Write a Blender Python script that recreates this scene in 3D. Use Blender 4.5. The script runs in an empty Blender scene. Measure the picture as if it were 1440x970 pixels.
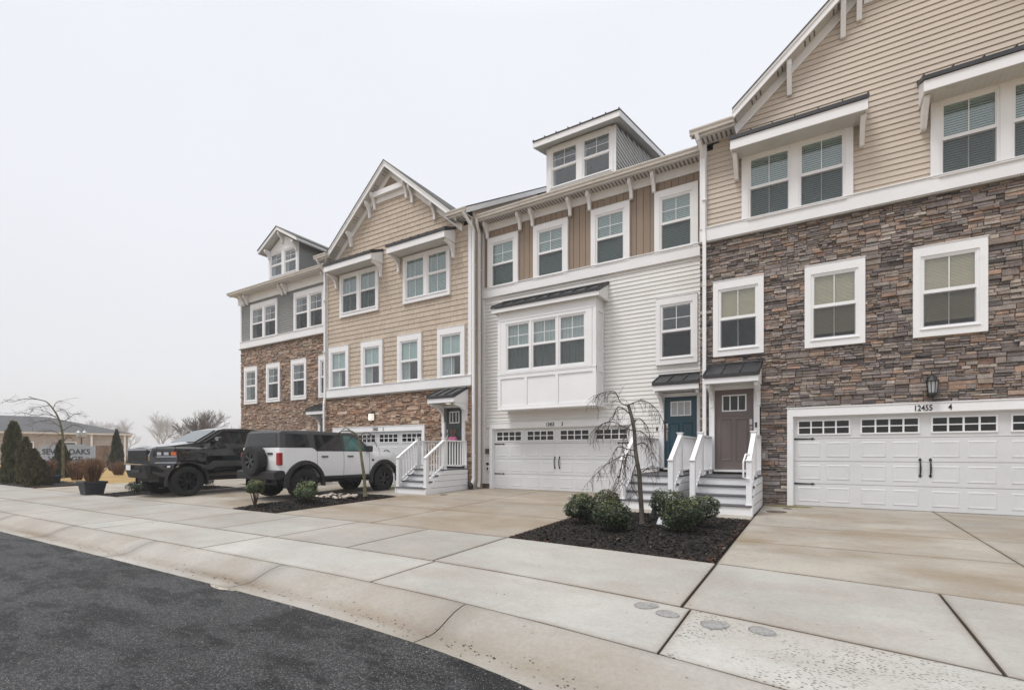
import bpy, bmesh, math, random
from mathutils import Vector, Matrix
R = math.radians
scene = bpy.context.scene
COL = scene.collection
ORG = {}
HAZE, SKYGAIN, SUN, EXPO, DEN = 0.0010, 18.0, 1.5, 0.44, True

# ------------------------------------------------------------------ node helpers
def newmat(name):
    m = bpy.data.materials.new(name); m.use_nodes = True
    nt = m.node_tree; nt.nodes.clear()
    out = nt.nodes.new('ShaderNodeOutputMaterial')
    return m, nt, out

def N(nt, t, **kw):
    n = nt.nodes.new(t)
    for k, v in kw.items():
        if k in n.inputs.keys(): n.inputs[k].default_value = v
        else: setattr(n, k, v)
    return n

def mixc(nt, a, b, fac, mode='MIX'):
    n = nt.nodes.new('ShaderNodeMix'); n.data_type = 'RGBA'; n.blend_type = mode
    for sock, val in ((n.inputs[0], fac), (n.inputs[6], a), (n.inputs[7], b)):
        if hasattr(val, 'links'): nt.links.new(val, sock)
        elif isinstance(val, (tuple, list)): sock.default_value = tuple(val) + ((1,) if len(val) == 3 else ())
        else: sock.default_value = val
    return n.outputs[2]

def ramp(nt, sock, p):
    n = nt.nodes.new('ShaderNodeValToRGB'); e = n.color_ramp.elements
    while len(e) < len(p): e.new(0.5)
    for i, (pos, c) in enumerate(p):
        e[i].position = pos
        e[i].color = (c, c, c, 1) if not isinstance(c, (tuple, list)) else tuple(c) + (1,)
    nt.links.new(sock, n.inputs[0]); return n.outputs[0]

def noise(nt, scale, detail=4, rough=.55, coord=None, stretch=None):
    if coord is None:
        g = nt.nodes.new('ShaderNodeNewGeometry'); coord = g.outputs['Position']
    if stretch:
        mp = nt.nodes.new('ShaderNodeMapping'); mp.inputs['Scale'].default_value = stretch
        nt.links.new(coord, mp.inputs['Vector']); coord = mp.outputs[0]
    n = N(nt, 'ShaderNodeTexNoise', Scale=scale, Detail=detail, Roughness=rough)
    nt.links.new(coord, n.inputs['Vector']); return n.outputs['Fac']

def mat(name, color=(.5,.5,.5), rough=.5, metal=0, var=.06, vscale=2.0, fine=.04, fscale=60, bump=0, bscale=80,
        attr=False, spec=.5, coat=0, stretch=None, dirt=None, objc=False, sub=0):
    m, nt, out = newmat(name)
    p = N(nt, 'ShaderNodeBsdfPrincipled', Roughness=rough, Metallic=metal)
    p.inputs['Specular IOR Level'].default_value = spec
    p.inputs['Coat Weight'].default_value = coat; p.inputs['Coat Roughness'].default_value = .03
    coord = None
    if objc:
        coord = nt.nodes.new('ShaderNodeTexCoord').outputs['Object']
    if attr:
        a = nt.nodes.new('ShaderNodeAttribute'); a.attribute_name = 'Col'; base = a.outputs['Color']
    else: base = tuple(color)
    c = mixc(nt, base, ramp(nt, noise(nt, vscale, 5, .6, coord, stretch), [(.3, 1-var*1.6), (.7, 1+var)]), 1.0, 'MULTIPLY')
    if fine: c = mixc(nt, c, ramp(nt, noise(nt, fscale, 3, .6, coord, stretch), [(.3, 1-fine*1.6), (.7, 1+fine)]), 1.0, 'MULTIPLY')
    if dirt:
        dc, lo, hi, sc, amt = dirt
        f = ramp(nt, noise(nt, sc, 6, .65, coord, (1, 1, 2.2)), [(lo, 0.0), (hi, amt)])
        c = mixc(nt, c, dc, f)
    nt.links.new(c, p.inputs['Base Color'])
    if bump:
        b = N(nt, 'ShaderNodeBump', Strength=bump, Distance=.01)
        nt.links.new(noise(nt, bscale, 4, .6, coord, stretch), b.inputs['Height']); nt.links.new(b.outputs[0], p.inputs['Normal'])
    nt.links.new(p.outputs[0], out.inputs[0]); return m

def glassmat(name, tint=(.91,.945,.94), f0=.05, rough=.0):
    m, nt, out = newmat(name)
    t = N(nt, 'ShaderNodeBsdfTransparent'); t.inputs[0].default_value = tint + (1,)
    g = N(nt, 'ShaderNodeBsdfGlossy'); g.inputs['Roughness'].default_value = rough
    lw = N(nt, 'ShaderNodeFresnel', IOR=1.5)
    gb = nt.nodes.new('ShaderNodeNewGeometry'); ir = N(nt, 'ShaderNodeMapRange'); ir.inputs[3].default_value = 1.5; ir.inputs[4].default_value = 1/1.5
    nt.links.new(gb.outputs['Backfacing'], ir.inputs[0]); nt.links.new(ir.outputs[0], lw.inputs['IOR'])   # same pane seen from either side
    mp = N(nt, 'ShaderNodeMapRange'); mp.inputs[3].default_value = f0; mp.inputs[4].default_value = 1
    nt.links.new(lw.outputs[0], mp.inputs[0])
    b = N(nt, 'ShaderNodeBump', Strength=.12, Distance=.02)
    nt.links.new(noise(nt, 1.3, 2, .5), b.inputs['Height']); nt.links.new(b.outputs[0], g.inputs['Normal'])
    mx = nt.nodes.new('ShaderNodeMixShader')
    nt.links.new(mp.outputs[0], mx.inputs[0]); nt.links.new(t.outputs[0], mx.inputs[1]); nt.links.new(g.outputs[0], mx.inputs[2])
    nt.links.new(mx.outputs[0], out.inputs[0]); return m

def screenmat(name, opac=.6):
    m, nt, out = newmat(name)
    t = N(nt, 'ShaderNodeBsdfTransparent'); d = N(nt, 'ShaderNodeBsdfDiffuse'); d.inputs[0].default_value = (.06,.063,.066,1)
    mx = nt.nodes.new('ShaderNodeMixShader'); mx.inputs[0].default_value = opac
    nt.links.new(t.outputs[0], mx.inputs[1]); nt.links.new(d.outputs[0], mx.inputs[2]); nt.links.new(mx.outputs[0], out.inputs[0]); return m

def emitmat(name, color, s):
    m, nt, out = newmat(name)
    p = N(nt, 'ShaderNodeBsdfPrincipled'); p.inputs['Base Color'].default_value = color + (1,)
    p.inputs['Emission Color'].default_value = color + (1,); p.inputs['Emission Strength'].default_value = s
    nt.links.new(p.outputs[0], out.inputs[0]); return m

def concretemat(name, brown=.5):
    m, nt, out = newmat(name)
    p = N(nt, 'ShaderNodeBsdfPrincipled', Roughness=.82); p.inputs['Specular IOR Level'].default_value = .35
    a = nt.nodes.new('ShaderNodeAttribute'); a.attribute_name = 'Col'
    c = mixc(nt, a.outputs['Color'], ramp(nt, noise(nt, .55, 6, .6), [(.3, .80), (.72, 1.10)]), 1.0, 'MULTIPLY')
    st = ramp(nt, noise(nt, .42, 5, .62, None, (1, 1.9, 1)), [(.44, 0.0), (.68, brown)])
    c = mixc(nt, c, (.235, .18, .12), st)
    st2 = ramp(nt, noise(nt, 1.7, 6, .7), [(.5, 0.0), (.78, brown*.6)])
    c = mixc(nt, c, (.2, .16, .115), st2)
    c = mixc(nt, c, ramp(nt, noise(nt, 26, 4, .7), [(.3, .9), (.7, 1.07)]), 1.0, 'MULTIPLY')
    c = mixc(nt, c, ramp(nt, noise(nt, 240, 2, .6), [(.3, .88), (.7, 1.1)]), 1.0, 'MULTIPLY')
    # spalled pits where the slab carries them (alpha channel of the slab attribute)
    g = nt.nodes.new('ShaderNodeNewGeometry')
    def pits(scale, lo, hi, thr, w=.35):
        v = N(nt, 'ShaderNodeTexVoronoi', Scale=scale); v.inputs['Randomness'].default_value = 1
        mp = nt.nodes.new('ShaderNodeMapping'); mp.inputs['Rotation'].default_value = (0, 0, .5); mp.inputs['Scale'].default_value = (.75, 1.25, 1)
        nt.links.new(g.outputs['Position'], mp.inputs[0]); nt.links.new(mp.outputs[0], v.inputs['Vector'])
        near = ramp(nt, v.outputs['Distance'], [(lo, 1.0), (hi, 0.0)])
        sep = nt.nodes.new('ShaderNodeSeparateColor'); nt.links.new(v.outputs['Color'], sep.inputs[0])
        keep = ramp(nt, sep.outputs[0], [(thr, 1.0), (thr+.01, 0.0)])
        mm = N(nt, 'ShaderNodeMath', operation='MULTIPLY'); nt.links.new(near, mm.inputs[0]); nt.links.new(keep, mm.inputs[1])
        return mm.outputs[0]
    sparse = pits(16, .08, .16, .10)
    c = mixc(nt, c, (.12, .1, .08), sparse)
    dense = pits(44, .26, .40, .6)
    patch = ramp(nt, noise(nt, 1.9, 4, .6), [(.42, 0.0), (.56, 1.0)])
    mm = N(nt, 'ShaderNodeMath', operation='MULTIPLY'); nt.links.new(dense, mm.inputs[0]); nt.links.new(patch, mm.inputs[1])
    m2 = N(nt, 'ShaderNodeMath', operation='MULTIPLY'); nt.links.new(mm.outputs[0], m2.inputs[0]); nt.links.new(a.outputs['Alpha'], m2.inputs[1])
    c = mixc(nt, c, (.085, .072, .06), m2.outputs[0])
    nt.links.new(c, p.inputs['Base Color'])
    b = N(nt, 'ShaderNodeBump', Strength=.35, Distance=.006)
    nt.links.new(noise(nt, 90, 4, .65), b.inputs['Height']); nt.links.new(b.outputs[0], p.inputs['Normal'])
    nt.links.new(p.outputs[0], out.inputs[0]); return m

def asphaltmat():
    m, nt, out = newmat('asphalt')
    p = N(nt, 'ShaderNodeBsdfPrincipled', Roughness=.8); p.inputs['Specular IOR Level'].default_value = .4
    c = mixc(nt, (.010,.0105,.0115), (.036,.0365,.038), ramp(nt, noise(nt, 2.3, 14, .76, None, (.55, 1.2, 1)), [(.44, 0.0), (.52, 1.0)]))
    c = mixc(nt, c, ramp(nt, noise(nt, .5, 3, .5), [(.35, .75), (.7, 1.1)]), 1.0, 'MULTIPLY')
    c = mixc(nt, c, ramp(nt, noise(nt, 150, 2, .8), [(.34, .25), (.66, 2.1)]), 1.0, 'MULTIPLY')
    g = nt.nodes.new('ShaderNodeNewGeometry')
    v2 = N(nt, 'ShaderNodeTexVoronoi', Scale=85.0); nt.links.new(g.outputs['Position'], v2.inputs['Vector'])
    sp2 = nt.nodes.new('ShaderNodeSeparateColor'); nt.links.new(v2.outputs['Color'], sp2.inputs[0])
    c = mixc(nt, c, ramp(nt, sp2.outputs[0], [(0.0, .35), (.6, .9), (1.0, 2.3)]), 1.0, 'MULTIPLY')
    v = N(nt, 'ShaderNodeTexVoronoi', Scale=110.0); nt.links.new(g.outputs['Position'], v.inputs['Vector'])
    sep = nt.nodes.new('ShaderNodeSeparateColor'); nt.links.new(v.outputs['Color'], sep.inputs[0])
    near = ramp(nt, v.outputs['Distance'], [(.22, 1.0), (.34, 0.0)]); keep = ramp(nt, sep.outputs[1], [(.10, 1.0), (.105, 0.0)])
    mm = N(nt, 'ShaderNodeMath', operation='MULTIPLY'); nt.links.new(near, mm.inputs[0]); nt.links.new(keep, mm.inputs[1])
    c = mixc(nt, c, (.42,.41,.39), mm.outputs[0])
    nt.links.new(c, p.inputs['Base Color'])
    b = N(nt, 'ShaderNodeBump', Strength=.7, Distance=.008)
    nt.links.new(noise(nt, 120, 3, .7), b.inputs['Height']); nt.links.new(b.outputs[0], p.inputs['Normal'])
    nt.links.new(p.outputs[0], out.inputs[0]); return m

MILD = ((.30,.27,.22), .6, .8, 1.3, .28)
M = dict(
 trim=mat('white_trim', (.80,.80,.81), .45, var=.025, vscale=1.2, fine=.015, dirt=((.42,.40,.36), .58, .85, 1.6, .28)),
 gutter=mat('gutter_paint', (.62,.58,.53), .4, var=.06, vscale=1.5, dirt=((.25,.22,.17), .5, .8, 2.2, .4)),
 soffit=mat('soffit_vinyl', (.60,.585,.56), .55, var=.05, dirt=((.22,.21,.13), .58, .8, 2.5, .35)),
 slot=mat('soffit_slots', (.18,.16,.14), .8),
 tan=mat('tan_siding', (.5,.42,.345), .5, var=.03, vscale=.9, fine=.02, fscale=25, attr=True, bump=.05, bscale=60, dirt=((.30,.235,.13), .64, .78, 1.9, .4)),
 tan2=mat('sand_shake_siding', (.5,.39,.29), .55, var=.04, fine=.04, fscale=30, attr=True, bump=.1, bscale=50),
 brown=mat('brown_board_siding', (.27,.2,.145), .55, var=.04, fine=.05, fscale=30, attr=True, stretch=(6,6,.6)),
 whites=mat('white_siding', (.72,.71,.69), .5, var=.04, vscale=.8, fine=.02, attr=True, dirt=((.42,.38,.27), .62, .85, 1.1, .3)),
 grey=mat('grey_siding', (.235,.24,.235), .55, var=.05, attr=True),
 stone=mat('ledge_stone', rough=.85, var=.16, vscale=7, fine=.2, fscale=45, attr=True, bump=.6, bscale=45),
 mortar=mat('mortar_shadow', (.07,.062,.055), .95),
 cast=mat('cast_stone_sill', (.26,.24,.215), .85, var=.12, fine=.1),
 metalroof=mat('standing_seam_metal', (.035,.036,.04), .42, var=.15, metal=.15),
 shingle=mat('asphalt_shingle', (.10,.098,.096), .9, var=.15, fine=.3, fscale=30, bump=.4),
 glass=glassmat('window_glass'), screen=screenmat('insect_screen', .45),
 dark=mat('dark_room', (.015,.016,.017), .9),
 blind=mat('window_blind', (.43,.515,.51), .6, var=.03), shade=mat('woven_shade', (.52,.415,.285), .8, var=.05, fine=.12, fscale=90, stretch=(.2,1,2.5)),
 curtain=mat('curtain', (.42,.45,.45), .9, var=.1), garage=mat('garage_door_paint', (.64,.647,.655), .42, var=.04, vscale=.8, fine=.02, bump=.03, bscale=120, dirt=((.40,.38,.34), .55, .85, 1.4, .3)),
 gglass=mat('garage_glass', (.012,.013,.015), .12, var=.2, spec=.5),
 iron=mat('black_iron', (.012,.012,.013), .5), tealdoor=mat('teal_door', (.02,.07,.10), .4, var=.06), taupe=mat('taupe_door', (.165,.135,.125), .45, var=.05),
 greendoor=mat('grey_green_door', (.055,.065,.06), .45), nickel=mat('nickel', (.5,.49,.47), .3, metal=1),
 tread=mat('composite_tread', (.115,.115,.125), .7, var=.15, fine=.12), lamp=emitmat('lamp_glow', (1.,.93,.8), .35), lampglass=mat('seedy_glass', (.42,.45,.46), .2),
 conc=concretemat('driveway_concrete', .85), walk=concretemat('sidewalk_concrete', .34), kerbm=concretemat('kerb_concrete', .5),
 jointm=mat('joint_dirt', (.025,.02,.015), .95, var=.3), asphalt=asphaltmat(),
 lawn=mat('winter_lawn', (.36,.235,.085), .95, var=.22, vscale=.7, fine=.3, fscale=14, bump=.6, bscale=30),
 soil=mat('mulch_soil', (.022,.018,.015), .95, var=.4, fine=.4, fscale=60, bump=1, bscale=60),
 chip=mat('mulch_chips', rough=.9, attr=True, var=.2), pebble=mat('river_pebble', rough=.6, attr=True, var=.2, vscale=20),
 bark=mat('grey_bark', (.12,.1,.083), .9, var=.25, vscale=6, fine=.3, fscale=40, bump=.5, bscale=40, stretch=(1,1,.35)),
 barkg=mat('mossy_bark', (.15,.135,.075), .9, var=.3, vscale=5, fine=.3, fscale=30),
 twig=mat('twig_bark', (.062,.045,.036), .9), fartwig=mat('hazed_far_twigs', (.26,.25,.25), .95),  # far twigs: part of the mist's fading is painted in as a paler colour
 leaf=mat('shrub_leaf', rough=.5, attr=True, var=.1, spec=.5), conifer=mat('conifer_spray', rough=.75, attr=True, var=.15), russet=mat('russet_stems', rough=.85, attr=True, var=.15),
 pot=mat('dark_planter', (.03,.033,.04), .65, var=.15), black=mat('black_car_paint', (.004,.004,.005), .08, var=.02, fine=0, coat=1, objc=True),
 whitecar=mat('white_car_paint', (.80,.805,.815), .25, var=.01, fine=0, coat=.8, objc=True), plastic=mat('black_plastic', (.02,.02,.022), .6, objc=True),
 hardtop=mat('grey_hardtop', (.058,.059,.062), .62, var=.08, objc=True), rubber=mat('tyre_rubber', (.016,.016,.017), .85, var=.2, objc=True),
 rim=mat('dark_rim', (.03,.03,.032), .35, metal=.5, objc=True), rimgrey=mat('grey_rim', (.07,.07,.073), .45, metal=.4, objc=True), chrome=mat('chrome', (.7,.7,.72), .12, metal=1, var=0, fine=0),
 tint=mat('privacy_glass', (.010,.011,.012), .06, var=0, fine=0, spec=.55), tealglass=mat('painted_reflection_glass', (.075,.18,.17), .06, var=.25, vscale=3, fine=0, spec=.6, objc=True),  # tealglass: teal reflection and see-through view painted into an opaque colour
 wscreen=mat('windscreen_glass', (.08,.1,.1), .05, var=0, fine=0, spec=1), red=mat('tail_lamp', (.32,.012,.015), .2), amber=mat('amber_lens', (.75,.16,.04), .25), lens=mat('headlamp_lens', (.5,.52,.55), .12, metal=.3),
 plate=mat('number_plate', (.7,.72,.75), .5), signm=mat('sign_face', (.29,.325,.37), .7, var=.04), signtext=mat('sign_lettering', (.012,.02,.035), .5),
 brick=mat('tan_brick', (.40,.355,.33), .9, var=.1, fine=.15, fscale=8), pillar=mat('pillar_stone', (.17,.115,.085), .9, var=.35, vscale=4), greyroof=mat('far_shingle', (.075,.078,.083), .9, var=.1),
 pink=mat('pink_pompom', (.72,.2,.38), .9, bump=1, bscale=90), ribbon=mat('tan_ribbon', (.3,.16,.12), .8), patch=mat('worn_disc', (.26,.258,.25), .8, var=.2, vscale=30),
 block=mat('split_block', (.13,.1,.08), .95, var=.3, vscale=8, bump=.8, bscale=40), moss=mat('moss_film', (.16,.145,.05), .95, var=.3, vscale=8),
)

# ------------------------------------------------------------------ mesh builder
class MB:
    def __init__(s): s.v = []; s.f = []; s.mi = []; s.c = []; s.vc = None
    def face(s, pts, mi=0, c=(1,1,1)):
        n = len(s.v); s.v += [tuple(p) for p in pts]; s.f.append(list(range(n, n+len(pts)))); s.mi.append(mi); s.c.append(c)
    def box(s, x0, x1, y0, y1, z0, z1, mi=0, c=(1,1,1)):
        n = len(s.v)
        s.v += [(x0,y0,z0),(x1,y0,z0),(x1,y1,z0),(x0,y1,z0),(x0,y0,z1),(x1,y0,z1),(x1,y1,z1),(x0,y1,z1)]
        for q in ((0,3,2,1),(4,5,6,7),(0,1,5,4),(1,2,6,5),(2,3,7,6),(3,0,4,7)):
            s.f.append([n+i for i in q]); s.mi.append(mi); s.c.append(c)
    def prism(s, poly, axis, a0, a1, mi=0, c=(1,1,1)):
        # axis x: poly of (y,z); axis y: poly of (x,z); axis z: poly of (x,y)
        def P(q, a): return (a, q[0], q[1]) if axis == 'x' else ((q[0], a, q[1]) if axis == 'y' else (q[0], q[1], a))
        n = len(s.v); k = len(poly)
        s.v += [P(q, a0) for q in poly] + [P(q, a1) for q in poly]
        s.f.append([n+i for i in range(k)]); s.f.append([n+k+i for i in reversed(range(k))])
        s.mi += [mi, mi]; s.c += [c, c]
        for i in range(k):
            j = (i+1) % k; s.f.append([n+i, n+k+i, n+k+j, n+j]); s.mi.append(mi); s.c.append(c)
    def hexa(s, p, mi=0, c=(1,1,1)):
        n = len(s.v); s.v += [tuple(q) for q in p]
        for q in ((0,3,2,1),(4,5,6,7),(0,1,5,4),(1,2,6,5),(2,3,7,6),(3,0,4,7)):
            s.f.append([n+i for i in q]); s.mi.append(mi); s.c.append(c)
    def bar(s, a, b, w, h, mi=0, up=(0,0,1)):
        a = Vector(a); b = Vector(b); d = (b-a).normalized(); u = Vector(up)
        if abs(d.dot(u)) > .98: u = Vector((0,1,0))
        sx = d.cross(u).normalized()*w/2; sz = sx.cross(d).normalized()*h/2
        s.hexa([a-sx-sz, a+sx-sz, b+sx-sz, b-sx-sz, a-sx+sz, a+sx+sz, b+sx+sz, b-sx+sz], mi)
    def tube(s, pts, rad, n=6, mi=0, c=(1,1,1), cap=True):
        pts = [Vector(p) for p in pts]; st = len(s.v); ref = None
        if not hasattr(rad, '__len__'): rad = [rad]*len(pts)
        for i, p in enumerate(pts):
            d = (pts[min(i+1, len(pts)-1)]-pts[max(i-1, 0)])
            d = d.normalized() if d.length > 1e-9 else Vector((0,0,1))
            if ref is None: ref = Vector((1,0,0)) if abs(d.x) < .8 else Vector((0,1,0))
            a = d.cross(ref).normalized(); ref = a.cross(d)
            for k in range(n):
                t = 2*math.pi*k/n; s.v.append(tuple(p+(a*math.cos(t)+ref*math.sin(t))*rad[i]))
        for i in range(len(pts)-1):
            for k in range(n):
                j = (k+1) % n; s.f.append([st+i*n+k, st+i*n+j, st+(i+1)*n+j, st+(i+1)*n+k]); s.mi.append(mi); s.c.append(c)
        if cap:
            s.f.append([st+k for k in range(n)][::-1]); s.f.append([st+(len(pts)-1)*n+k for k in range(n)]); s.mi += [mi, mi]; s.c += [c, c]
    def lathe(s, prof, cen, axis='z', n=24, mi=0, c=(1,1,1), mod=None):
        # prof: (radius, height)
        st = len(s.v); cx, cy, cz = cen
        for i, (r, h) in enumerate(prof):
            for k in range(n):
                t = 2*math.pi*k/n; rr = r*(mod(i, k) if mod else 1)
                a, b = rr*math.cos(t), rr*math.sin(t)
                s.v.append((cx+a, cy+b, cz+h) if axis == 'z' else ((cx+h, cy+a, cz+b) if axis == 'x' else (cx+b, cy+h, cz+a)))
        for i in range(len(prof)-1):
            for k in range(n):
                j = (k+1) % n; s.f.append([st+i*n+k, st+i*n+j, st+(i+1)*n+j, st+(i+1)*n+k]); s.mi.append(mi); s.c.append(c)
    def merge(s, o, Mx=None):
        n = len(s.v); s.v += [tuple(Mx @ Vector(p)) if Mx else p for p in o.v]
        s.f += [[n+i for i in q] for q in o.f]; s.mi += o.mi; s.c += o.c
    def build(s, name, mats, parent=None, smooth=False, label=None, bevel=0, sharp=35):
        if not isinstance(mats, (list, tuple)): mats = [mats]
        me = bpy.data.meshes.new(name); o = bpy.data.objects.new(name, me); COL.objects.link(o)
        xs = [[p[i] for p in s.v] for i in range(3)]
        cen = Vector([(min(a)+max(a))/2 for a in xs])
        if parent is None: cen.z = min(xs[2])
        me.from_pydata([tuple(Vector(p)-cen) for p in s.v], [], s.f)
        for m in mats: me.materials.append(m)
        me.polygons.foreach_set('material_index', s.mi)
        if s.vc:
            at = me.color_attributes.new('Col', 'FLOAT_COLOR', 'POINT')
            at.data.foreach_set('color', [x for c in s.vc for x in c])
        elif any(c != (1,1,1) for c in s.c):
            at = me.color_attributes.new('Col', 'FLOAT_COLOR', 'CORNER')
            d = []
            for q, c in zip(s.f, s.c):
                for _ in q: d += [c[0], c[1], c[2], 1]
            at.data.foreach_set('color', d)
        if smooth:
            me.polygons.foreach_set('use_smooth', [True]*len(me.polygons)); me.set_sharp_from_angle(angle=R(sharp))
        if bevel:
            b = o.modifiers.new('bevel', 'BEVEL'); b.width = bevel; b.segments = 2; b.limit_method = 'ANGLE'; b.angle_limit = R(40)
        me.update()
        base = ORG[parent] if parent else Vector((0,0,0))
        o.location = cen-base; ORG[o] = cen
        if parent: o.parent = parent
        if label: o['label'] = label
        return o

def empty(name, loc, label, cat, group=None, kind=None):
    o = bpy.data.objects.new(name, None); COL.objects.link(o); o.location = loc; ORG[o] = Vector(loc); o.empty_display_size = .3
    return tag(o, label, cat, group)

def tag(o, label=None, cat=None, group=None, kind=None):
    if label: o['label'] = label
    if cat: o['category'] = cat
    if group: o['group'] = group
    if kind: o['kind'] = kind
    return o

def copy_tree(o, parent=None):
    c = o.copy(); COL.objects.link(c)
    if parent: c.parent = parent; c.matrix_parent_inverse = o.matrix_parent_inverse.copy()
    for ch in list(o.children): copy_tree(ch, c)
    return c

def textmesh(name, s, size, loc, matl, parent=None, ext=.004, off=0.0, rotz=0, sx=1, align='LEFT'):
    cu = bpy.data.curves.new('t', 'FONT'); cu.body = s; cu.size = size; cu.extrude = ext; cu.offset = off; cu.align_x = align; cu.resolution_u = 3
    t = bpy.data.objects.new('t', cu); COL.objects.link(t)
    dg = bpy.context.evaluated_depsgraph_get(); dg.update()
    me = bpy.data.meshes.new_from_object(t.evaluated_get(dg)); bpy.data.objects.remove(t)
    me.transform(Matrix.Diagonal((sx,1,1,1))); me.transform(Matrix.Rotation(R(90), 4, 'X')); me.transform(Matrix.Rotation(rotz, 4, 'Z'))
    o = bpy.data.objects.new(name, me); COL.objects.link(o); me.materials.clear(); me.materials.append(matl)
    o.location = Vector(loc)-(ORG[parent] if parent else Vector()); ORG[o] = Vector(loc)
    if parent: o.parent = parent
    return o

def cells(a0, a1, holes):
    """a0..a1 minus the hole intervals"""
    out = [(a0, a1)]
    for h0, h1 in holes:
        nx = []
        for x, y in out:
            if h1 <= x or h0 >= y: nx.append((x, y)); continue
            if h0 > x: nx.append((x, h0))
            if h1 < y: nx.append((h1, y))
        out = nx
    return [(x, y) for x, y in out if y-x > .004]

# ------------------------------------------------------------------ facade pieces
def siding(name, x0, x1, z0, z1, y, course, m, color, parent, openings=(), clip=None, lip=.02, piece=None, seed=1):
    rg = random.Random(seed); mb = MB(); z = z0
    while z < z1-1e-4:
        zt = min(z+course, z1)
        cuts = sorted({z, zt} | {v for o in openings for v in (o[2], o[3]) if z+1e-4 < v < zt-1e-4})
        for za, zb in zip(cuts, cuts[1:]):
            zm = (za+zb)/2
            xa, xb = (x0, x1) if not clip else clip(zm)
            if xb-xa < .02: continue
            for ca, cb in cells(xa, xb, [(o[0], o[1]) for o in openings if o[2] <= zm <= o[3]]):
                segs = [(ca, cb)]
                if piece:
                    segs = []; xx = ca
                    while xx < cb-.001:
                        nx = min(cb, xx+rg.uniform(*piece))
                        if cb-nx < .06: nx = cb
                        segs.append((xx+.0025, nx-.0025)); xx = nx
                for sa, sb in segs:
                    k = 1+rg.uniform(-.05, .05)*(1 if piece else .5); c = tuple(v*k for v in color)
                    ya = y-lip*(1-(za-z)/course); yb = y-lip*(1-(zb-z)/course)-.001
                    j = rg.uniform(-.002, .002) if piece else 0
                    mb.face([(sa,ya+j,za),(sb,ya+j,za),(sb,yb,zb),(sa,yb,zb)], 0, c)
                    if abs(za-z) < 1e-5: mb.face([(sa,y+.004,za),(sb,y+.004,za),(sb,ya+j,za),(sa,ya+j,za)], 0, tuple(v*.9 for v in c))
        z = zt
    if piece:   # dark sheathing behind the seams
        for za, zb in zip(*(lambda q: (q, q[1:]))(sorted({z0, z1} | {v for o in openings for v in (o[2], o[3]) if z0 < v < z1}))):
            zm = (za+zb)/2
            for ca, cb in cells(x0, x1, [(o[0], o[1]) for o in openings if o[2] <= zm <= o[3]]):
                if clip is None: mb.face([(ca,y+.006,za),(cb,y+.006,za),(cb,y+.006,zb),(ca,y+.006,zb)], 0, tuple(v*.35 for v in color))
    return mb.build(name, m, parent)

def boards(name, x0, x1, z0, z1, y, w, m, color, parent, openings=(), clip=None):
    mb = MB(); n = max(1, round((x1-x0)/w)); w = (x1-x0)/n; rg = random.Random(5)
    for i in range(n):
        a, b = x0+i*w+.008, x0+(i+1)*w-.008; xm = (a+b)/2
        k = 1+rg.uniform(-.05, .05); c = tuple(v*k for v in color)
        zt = z1 if not clip else clip(xm)
        for za, zb in cells(z0, zt, [(o[2], o[3]) for o in openings if o[0] <= xm <= o[1]]):
            mb.face([(a,y-.014,za),(b,y-.014,za),(b,y-.014,zb),(a,y-.014,zb)], 0, c)
            mb.face([(a,y,za),(a,y-.014,za),(a,y-.014,zb),(a,y,zb)], 0, c); mb.face([(b,y-.014,za),(b,y,za),(b,y,zb),(b,y-.014,zb)], 0, c)
            mb.face([(a-.008,y,za),(b+.008,y,za),(b+.008,y,zb),(a-.008,y,zb)], 0, tuple(v*.35 for v in color))
    return mb.build(name, m, parent)

PAL4 = [(.235,.175,.145),(.25,.205,.175),(.20,.155,.135),(.27,.20,.155),(.185,.15,.14),(.31,.25,.205),(.165,.13,.12),(.10,.083,.077),(.215,.165,.15),(.30,.195,.135),(.29,.20,.14),(.19,.155,.15),(.24,.195,.17),(.35,.29,.24),(.30,.175,.115),(.22,.19,.18)]
PAL3 = [(.37,.225,.145),(.41,.28,.19),(.31,.185,.12),(.35,.235,.165),(.22,.135,.095),(.46,.33,.235),(.38,.20,.115),(.28,.18,.13),(.40,.265,.175)]
PAL4 = [tuple(.72*v+.28*(sum(c)/3) for v in c) for c in PAL4]
PAL1 = [(.33,.21,.145),(.38,.27,.195),(.28,.18,.13),(.31,.225,.17),(.20,.14,.11),(.41,.30,.215),(.33,.19,.12),(.26,.19,.145),(.34,.24,.17)]
PAL3 = [tuple(.82*v+.18*(sum(c)/3) for v in c) for c in PAL3]; PAL1 = [tuple(.8*v+.2*(sum(c)/3) for v in c) for c in PAL1]
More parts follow.
